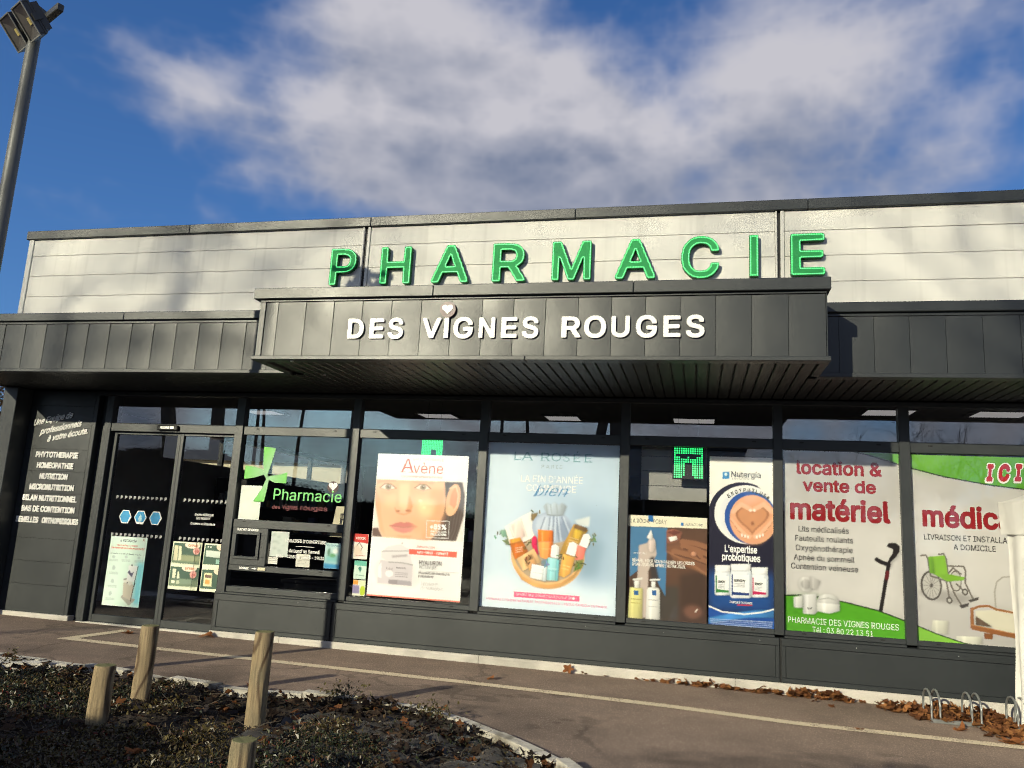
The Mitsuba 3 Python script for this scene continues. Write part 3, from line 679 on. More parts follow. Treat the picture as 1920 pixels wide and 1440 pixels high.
def dry_leaf(size, N, detail=9, curl=.5):
    """A curled dead plane leaf, lobed, lying on z = 0."""
    t = np.linspace(0, 2 * np.pi, detail * 2, endpoint=False)
    r = size * .5 * (1 + .28 * np.cos(5 * t + .4)) * N.uniform(.82, 1.12, len(t)) * (1 - .18 * np.cos(t))
    v = np.stack([r * np.cos(t), r * .82 * np.sin(t), r * 0], 1); mid = v * .5
    v = np.vstack([[0, 0, 0], mid, v]); m = len(t); k = np.arange(m); k2 = (k + 1) % m
    f = np.concatenate([np.stack([k * 0, 1 + k, 1 + k2], 1), np.stack([1 + k, 1 + m + k, 1 + m + k2], 1), np.stack([1 + k, 1 + m + k2, 1 + k2], 1)])
    c = N.uniform(-1, 1, 4) * curl
    x, y = v[:, 0] / size, v[:, 1] / size
    v[:, 2] = size * (np.abs(c[0]) * 1.3 * y ** 2 + c[1] * x ** 2 + c[2] * x * y + .12 * np.sin(9 * x + c[3] * 6) * np.hypot(x, y))
    v[:, 2] -= v[:, 2].min()
    return v, f


N1 = np.random.default_rng(5)
# --- ground cover
M_ = 150000
x = N1.uniform(-8.2, -.45, M_); y = N1.uniform(-6.6, -2.6, M_)
ok = shapely.contains_xy(bed.buffer(-.02), x, y); x, y = x[ok], y[ok]
q = np.stack([x, y, x * 0], 1)
cover = meshkit.fbm(q * .9 + [3, 1, 0], 4, 21); patch = meshkit.fbm(q * 2.3, 3, 4)
bare = smoothstep_np(-2.6, -1.9, x + .55 * (y + 3.6)) * .35 + smoothstep_np(-3.35, -2.75, y) * .22   # the right tip and the rim are mostly dead leaves and membrane
keep = N1.random(len(x)) < np.clip((cover - .37 - bare) * 6, 0.06, 1); x, y, cover, patch = x[keep], y[keep], cover[keep], patch[keep]
thick = .015 + .075 * np.clip(cover - .35 - .3 * bare[keep], 0, .4) / .4
z = bed_h(x, y) + thick * N1.beta(2.2, 1.1, len(x)) + .01
v, f = leaf_quads(np.stack([x, y, z], 1), N1.uniform(.014, .032, len(x)) * np.where(N1.random(len(x)) < .12, 1.7, 1), N1)
h = N1.random(len(x)); hue = meshkit.fbm(np.stack([x, y, x * 0], 1) * 1.6 + 9, 3, 2)
c = np.where((h < .50)[:, None], np.array([.022, .029, .012]), np.where((h < .66)[:, None], np.array([.050, .052, .018]), np.array([.075, .048, .024])))
c = np.where((hue > .50)[:, None] & (h < .8)[:, None], np.array([.075, .058, .018]) * (.6 + h[:, None]), c)
c = np.where((h > .985)[:, None], np.array([.16, .03, .015]), c) * N1.uniform(.55, 1.35, (len(x), 1))
struct('ground_cover', (v, f), 'mat_leaf', color=np.repeat(c, 4, 0), kind='stuff', label='low small-leaved evergreen ground cover in the planting bed', cat='ground cover')
# twigs of the ground cover
tw = []
for k in range(700):
    p0 = np.array([N1.uniform(-8, -.6), N1.uniform(-6, -2.7), 0])
    if not bed.contains(Point(p0[0], p0[1])): continue
    p0[2] = bed_h(p0[0], p0[1]) + .01; a = N1.uniform(0, 6.28); l_ = N1.uniform(.08, .22)
    p1 = p0 + [math.cos(a) * l_, math.sin(a) * l_, N1.uniform(.0, .10)]
    tw.append(tube([p0, (p0 + p1) / 2 + N1.normal(0, .01, 3), p1], [.003, .0025, .0012], 4, cap=False))
struct('dead_twigs', join(tw), 'mat_bark', kind='stuff', label='thin dry twigs lying among the ground cover', cat='twigs')


def scatter(pts, lo, hi, N, cols, lift=None, curl=.5, yawed=True):
    V, F_, C, off = [], [], [], 0
    for k, (px, py, pz) in enumerate(pts):
        v, f = dry_leaf(N.uniform(lo, hi), N, 7, curl); M = rotz(N.uniform(0, 6.28)) @ rotx(N.normal(0, .45)) @ roty(N.normal(0, .35))
        v = v @ M.T + [px, py, pz]
        c = np.asarray(cols[N.integers(len(cols))]) * N.uniform(.6, 1.35)
        V.append(v); F_.append(f + off); C.append(np.tile(c, (len(v), 1)) * N.uniform(.85, 1.1, (len(v), 1))); off += len(v)
    return (np.vstack(V), np.vstack(F_)), np.vstack(C)


# --- dead leaves lying in the bed: dull brown, thickest at the right tip and along the rim
pts = []
while len(pts) < 4200:
    x, y = N1.uniform(-8.2, -.4), N1.uniform(-6.2, -2.55)
    if not bed.buffer(.02).contains(Point(x, y)): continue
    w = smoothstep_np(-3.6, -1.6, x + .4 * (y + 3.2)) * .9 + smoothstep_np(-3.1, -2.7, y) * .75 + .34
    if N1.random() < w: pts.append((x, y, bed_h(x, y) + N1.uniform(.005, .045)))
m, c = scatter(pts, .035, .105, N1, [(.040, .029, .024), (.055, .039, .030), (.075, .05, .035), (.03, .025, .023), (.05, .04, .034), (.035, .03, .03), (.16, .07, .033)], curl=.5)
struct('bed_leaf_litter', m, 'mat_dry_leaf', color=c, kind='stuff', label='dull brown dead leaves lying in the planting bed', cat='dead leaves')
# a crumpled sheet of weed membrane showing through at the right of the bed
gx, gy = np.meshgrid(np.linspace(-3.1, -.85, 70), np.linspace(-5.2, -3.0, 70), indexing='ij')
q = np.stack([gx, gy, gx * 0], -1); zz = bed_h(gx, gy) + .012 + .070 * np.abs(meshkit.fbm(q * [6, 9, 1], 4, 31) - .5) * 2 + .03 * (meshkit.fbm(q * 2, 2, 7) - .55)
a = (np.arange(69)[:, None] * 70 + np.arange(69)[None]); ins = shapely.contains_xy(bed.buffer(-.06), gx, gy); a = a[ins[:-1, :-1] & ins[1:, 1:] & ins[1:, :-1] & ins[:-1, 1:]]
scene['mat_membrane'] = principled((0.05, 0.046, 0.043), 0.42, specular=.5)
struct('weed_membrane', (np.stack([gx, gy, zz], -1).reshape(-1, 3), np.concatenate([np.stack([a, a + 70, a + 71], 1), np.stack([a, a + 71, a + 1], 1)])), 'mat_membrane', smooth=True, kind='stuff', label='crumpled dark weed membrane showing in the planting bed', cat='membrane')
# --- drifts of fresh brown leaves along the foot of the wall
FRESH = [(.20, .085, .038), (.27, .12, .05), (.15, .062, .03), (.33, .15, .06), (.11, .05, .027)]
pts = []
for (x0, x1, y0, y1, n, hh) in ((-.34, -.1, -.13, -.06, 14, .015), (-.02, .36, -.14, -.06, 40, .03), (.30, .66, -.13, -.06, 16, .012), (.62, .86, -.15, -.06, 22, .03), (.93, 1.5, -.18, -.06, 90, .07), (1.5, 1.8, -.12, -.06, 5, .005), (1.75, 2.1, -.45, -.06, 60, .04), (2.0, 2.9, -.68, -.08, 300, .06), (2.45, 3.05, -1.15, -.70, 130, .035), (2.05, 2.35, -.75, -.45, 40, .04), (2.5, 2.95, -1.36, -1.05, 12, .006), (-1.3, -.4, -.12, -.06, 7, .004), (1.0, 2.0, -.5, -.2, 5, .003)):
    for k in range(n):
        x, y = N1.uniform(x0, x1), N1.uniform(y0, y1); e = min(1, 4 * (x - x0) * (x1 - x) / (x1 - x0) ** 2 + .25)
        pts.append((x, y, gz(x) + .006 + hh * e * N1.random()))
m, c = scatter(pts, .05, .10, N1, FRESH, curl=.75)
struct('leaf_drift', m, 'mat_dry_leaf', color=c, kind='stuff', label='drifts of russet dead leaves at the foot of the shop wall', cat='dead leaves')
for (x, y, s_, lab) in ((-6.67, -.475, .14, 'pair of curled russet leaves on the asphalt before the sliding door'), (-5.80, -.16, .16, 'curled brown leaf against the wall foot right of the door'), (-2.02, -.87, .12, 'small dry leaf on the asphalt just past the longest bollard shadow'),
                        (-1.36, -.13, .11, 'single upright russet leaf against the plinth under the cosmetics basket poster'), (2.28, -.98, .13, 'flat russet leaf on the asphalt in front of the bicycle rack'), (1.36, -1.40, .075, 'small brown leaf on the painted line, left of the rack'), (2.56, -1.28, .17, 'large pale brown leaf lying across the painted line by the gazebo'),
                        (-3.72, -2.62, .11, 'bright orange leaf on the kerb between the two tall bollards'), (-2.62, -4.62, .15, 'orange brown leaf in deep shade left of the nearest bollard'), (-1.98, -2.66, .09, 'pale russet leaf on the kerb near the tip of the bed'), (-1.27, -3.22, .10, 'russet leaf leaning on the kerb at the curve of the bed')):
    dl = thing('dry_leaf', lab, 'dead leaf'); inbed = y < -2.6 and x > -3
    if 'deep shade' in lab: x, y = -3.36, -4.55
    zb = (bed_h(x, y) + .05) if (y < -2.8) else gz(x) + (.055 if y < -2.5 else .004)
    v, f = dry_leaf(s_, N1, 11, .8); v = v @ (rotz(N1.uniform(0, 6)) @ rotx(N1.normal(0, .25))).T + [x, y, zb]
    if 'upright' in lab: v, f = dry_leaf(s_, N1, 11, .6); v = v @ (rotz(.4) @ rotx(1.2)).T + [x, y, gz(x) + .05]
    put(dl, (v, f), 'mat_dry_leaf', color=np.tile(np.array([.30, .12, .05]), (len(v), 1)) * N1.uniform(.75, 1.15, (len(v), 1)))
# --- weeds by the kerb
for (x, y, n, lab) in ((-2.86, -2.62, 160, 'small bushy weed overgrowing the kerb right of the tall bollard'), (-2.02, -2.86, 130, 'tuft of yellowing weed inside the kerb curve'), (-6.1, -2.75, 45, 'thin seedling standing against the concrete slab')):
    wd = thing('kerb_weed', lab, 'weed')
    P = np.stack([x + N1.normal(0, .10 if n > 60 else .04, n), y + N1.normal(0, .05, n), gz(x) + .05 + np.abs(N1.normal(0, .055, n))], 1)
    v, f = leaf_quads(P, N1.uniform(.02, .045, n), N1); put(wd + '__leaves', (v, f), 'mat_leaf', color=np.repeat(np.array([.075, .062, .022]) * N1.uniform(.5, 1.4, (n, 1)), 4, 0)); labels[wd + '__leaves'] = {'kind': 'stuff'}
    put(wd + '__stem', join([tube([(x + q_ * .04, y, gz(x)), (x + q_ * .06, y, gz(x) + .06), (x + q_ * .11, y + .01, gz(x) + .13)], [.004, .003, .002], 5) for q_ in (-1, 0, 1)]), 'mat_bark')
ws = thing('paper_scrap', 'crumpled white paper scrap in the dark ground cover at the left', 'litter')
m = trimesh.creation.icosphere(2, 1.0); v = np.array(m.vertices); v *= (1 + .35 * (meshkit.noise(v * 2.2 + 4, 3)[:, None] - .5)) * [.055, .03, .055]
put(ws, (v + [-4.62, -4.45, bed_h(-4.62, -4.45) + .10], np.array(m.faces)), 'mat_cloth')


# --- trees
def bare_tree(name, x, y, h, r, N, label, spread=.9, levels=4, kids=(7, 5, 5, 4), lean=(0, 0), group=None, first=.28, tl=.55, sides=(12, 7, 4, 3, 3)):
    t = thing(name, label, 'tree', group)
    parts = [[], []]

    def grow(p, d, ln, rad, lev):
        n = 5; pts = [p]; dd = d.copy()
        for k in range(n):
            dd = dd + N.normal(0, .03 if lev == 0 else .10 + .05 * lev, 3) + np.array([0, 0, .05 if lev else .02]); dd /= np.linalg.norm(dd); pts.append(pts[-1] + dd * ln / n)
        pts = np.array(pts); rr = np.linspace(rad, rad * (.45 if lev < levels else .3), n + 1)
        if lev == 0: rr[0] *= 1.35
        parts[lev > 0].append(tube(pts, rr, sides[min(lev, 4)], cap=False))
        if lev >= levels: return
        for k in range(kids[min(lev, len(kids) - 1)]):
            s = N.uniform(first if lev == 0 else .25, 1.0); i_ = min(int(s * n), n - 1); pp = pts[i_] + (pts[i_ + 1] - pts[i_]) * (s * n - i_)
            a = N.uniform(0, 6.28); e = np.cross(dd, [math.cos(a), math.sin(a), .3]); e /= np.linalg.norm(e)
            nd = dd * N.uniform(.35, .75) + e * spread * N.uniform(.6, 1.1); nd /= np.linalg.norm(nd)
            grow(pp, nd, ln * N.uniform(.5, .78), np.interp(s * n, range(n + 1), rr) * N.uniform(.45, .68), lev + 1)
    d = np.array([lean[0], lean[1], 1.0]); d /= np.linalg.norm(d)
    grow(np.array([x, y, gz(x) - .1]), d, h * tl, r, 0)
    put(t + '__trunk', join(parts[0]), 'mat_bark', smooth=True); put(t + '__crown', join(parts[1]), 'mat_bark')


NT = np.random.default_rng(77)
bare_tree('bare_tree', -16.9, -15.8, 12.5, .30, NT, 'leafless tree mirrored in the glass over the door, right one of a close pair', lean=(.03, 0), tl=.92, first=.94, kids=(4, 4, 3, 3))
bare_tree('bare_tree', -18.6, -16.4, 12.8, .34, NT, 'leafless tree mirrored in the glass over the door, left one of a close pair', lean=(-.06, .02), tl=.92, first=.93, kids=(4, 4, 3, 3))
bare_tree('bare_tree', -1.9, -14.2, 12, .27, NT, 'leafless tree with leaning trunk mirrored in the poster windows', lean=(-.06, 0), tl=.90, first=.92, kids=(4, 4, 3, 3))
bare_tree('bare_tree', -4.6, -21.5, 13.0, .30, NT, 'leafless tree mirrored above the cosmetics basket poster', lean=(.12, 0), tl=.72, first=.62)
for x, y, h, wh in ((-24.2, -30.5, 16.8, 'second from the left'), (-21.3, -30, 16.6, 'third from the left'), (-25.4, -33.5, 17.8, 'one behind the leftmost pair'), (-26.5, -31, 16.8, 'leftmost'), (-10.0, -30, 16.6, 'second from the right'), (-8.6, -32, 16.8, 'rightmost')):
    bare_tree('tall_tree', x, y, h, .12, NT, 'very tall leafless tree, ' + wh + ' of six mirrored far behind the camera', group='tall leafless trees behind the camera', tl=.83, first=.90, kids=(12, 6, 4, 4) if x < -23 else (9, 5, 4, 4), spread=1.15 if x < -23 else .95)
for k, (x, y, h) in enumerate(((8, -40, 9.5), (11, -42, 9), (13.5, -39, 10.5), (16.5, -43, 10), (20, -41, 10), (24, -44, 11), (28, -42, 10), (4.5, -47, 7.5))):
    bare_tree('far_tree', x, y, h, .16, NT, ('first', 'second', 'third', 'fourth', 'fifth', 'sixth', 'seventh', 'eighth')[k] + ' leafless tree of the far row mirrored in the right hand windows', spread=.55, levels=3, kids=(14, 7, 5), group='far leafless trees behind the camera', first=.12, sides=(7, 4, 3, 3, 3))


def foliage(bounds, n, size, N, cols, shape):
    P = []
    while sum(map(len, P)) < n:
        q = N.uniform([b[0] for b in bounds], [b[1] for b in bounds], (n, 3)); P.append(q[shape(q)])
    P = np.concatenate(P)[:n]; v, f = leaf_quads(P, N.uniform(*size, n), N)
    c = np.asarray(cols)[N.integers(len(cols), size=n)] * N.uniform(.5, 1.4, (n, 1))
    return (v, f), np.repeat(c, 4, 0)


GREEN = [(.018, .034, .012), (.03, .045, .016), (.045, .05, .02)]
# unseen hedge added behind the photographer, its height shaped to shade bed and asphalt
def hedge_h(x): return np.interp(x, [-30, -13, -11, -9.2, -6.2, -5.5, -5.0, -2.9, -2.2, 0, 3, 5], [3.2, 3.2, 2.5, 2.06, 2.06, 1.85, 1.05, 1.05, 2.45, 2.55, 2.2, 2.0]) + .10 * (meshkit.noise(np.stack([x * 2.2, x * 0, x * 0], -1), 5) - .5) * np.where(np.abs(x + 7.2) < 2.2, .15, 2.2)
hd = thing('added_shade_hedge', 'dark evergreen hedge added behind the photographer to shade the bed, mirrored in the glass', 'hedge')
m, c = foliage(((-26, 4.5), (-11.1, -9.75), (.05, 3.5)), 60000, (.05, .10), NT, GREEN, lambda q: q[:, 2] < hedge_h(q[:, 0]))
put(hd + '__foliage', m, 'mat_leaf', color=c)
xs_ = np.linspace(-26, 4.5, 160); hh = hedge_h(xs_) - .06
put(hd + '__inner_growth', join([box(a_, b_, -10.95, -9.85, -.1, float(h_)) for a_, b_, h_ in zip(xs_[:-1], xs_[1:], np.minimum(hh[:-1], hh[1:]))]), 'mat_soil')
# autumn shrub beyond the left end of the shop
sh = thing('autumn_shrub', 'russet autumn shrub glimpsed beyond the left end of the shop', 'shrub')
m, c = foliage(((-14.5, -10.4), (1, 6), (.0, 4.4)), 26000, (.05, .10), NT, [(.16, .08, .03), (.11, .06, .025), (.08, .07, .03)], lambda q: ((q[:, 0] + 12.4) / 2.0) ** 2 + ((q[:, 1] - 3.5) / 2.4) ** 2 + ((q[:, 2] - 2.0) / 2.4) ** 2 < 1 + .5 * (meshkit.noise(q * 1.7, 3) - .5))
put(sh + '__foliage', m, 'mat_leaf', color=c); put(sh + '__stem', join([tube([(-12.4, 3.5, -.1), (-12.4 + dx, 3.5 + dx * .4, 2.6)], [.06, .02], 6) for dx in (-.8, 0, .7)]), 'mat_bark')
# neighbouring houses
nb = thing('cream_house', 'sunlit cream walled house seen through the shop side windows', 'house')
put(nb + '__wall', box(-34, -11.5, 25, 33, -.2, 4.05), 'mat_cream')
put(nb + '__roof', (np.array([[-34.4, 24.6, 4.05], [-11.1, 24.6, 4.05], [-11.1, 33.4, 4.05], [-34.4, 33.4, 4.05], [-34.4, 29, 6.1], [-11.1, 29, 6.1]]), np.array([[0, 1, 5], [0, 5, 4], [2, 3, 4], [2, 4, 5], [1, 2, 5], [3, 0, 4], [0, 2, 1], [0, 3, 2]])), 'mat_lamp_body')
for x in (-31, -26, -21, -16): put(nb + '__window', box(x, x + 1.2, 24.95, 25.02, 1.0, 2.2), 'mat_room_dark')
nb = thing('grey_hall', 'long low grey clad hall across the car park, mirrored in the glass', 'building')
put(nb + '__wall', join([box(-12, 2.5, -46, -36, -.2, 1.9)]), 'mat_room_dark')
for k in range(5): put(nb + '__cladding', box(-12, 2.5, -46, -35.96 + .03 * k, 1.91 + .9 * k, 2.80 + .9 * k), 'mat_grey_hall')
put(nb + '__coping', box(-12.1, 2.6, -46.1, -35.7, 6.42, 6.6), 'mat_lamp_body')
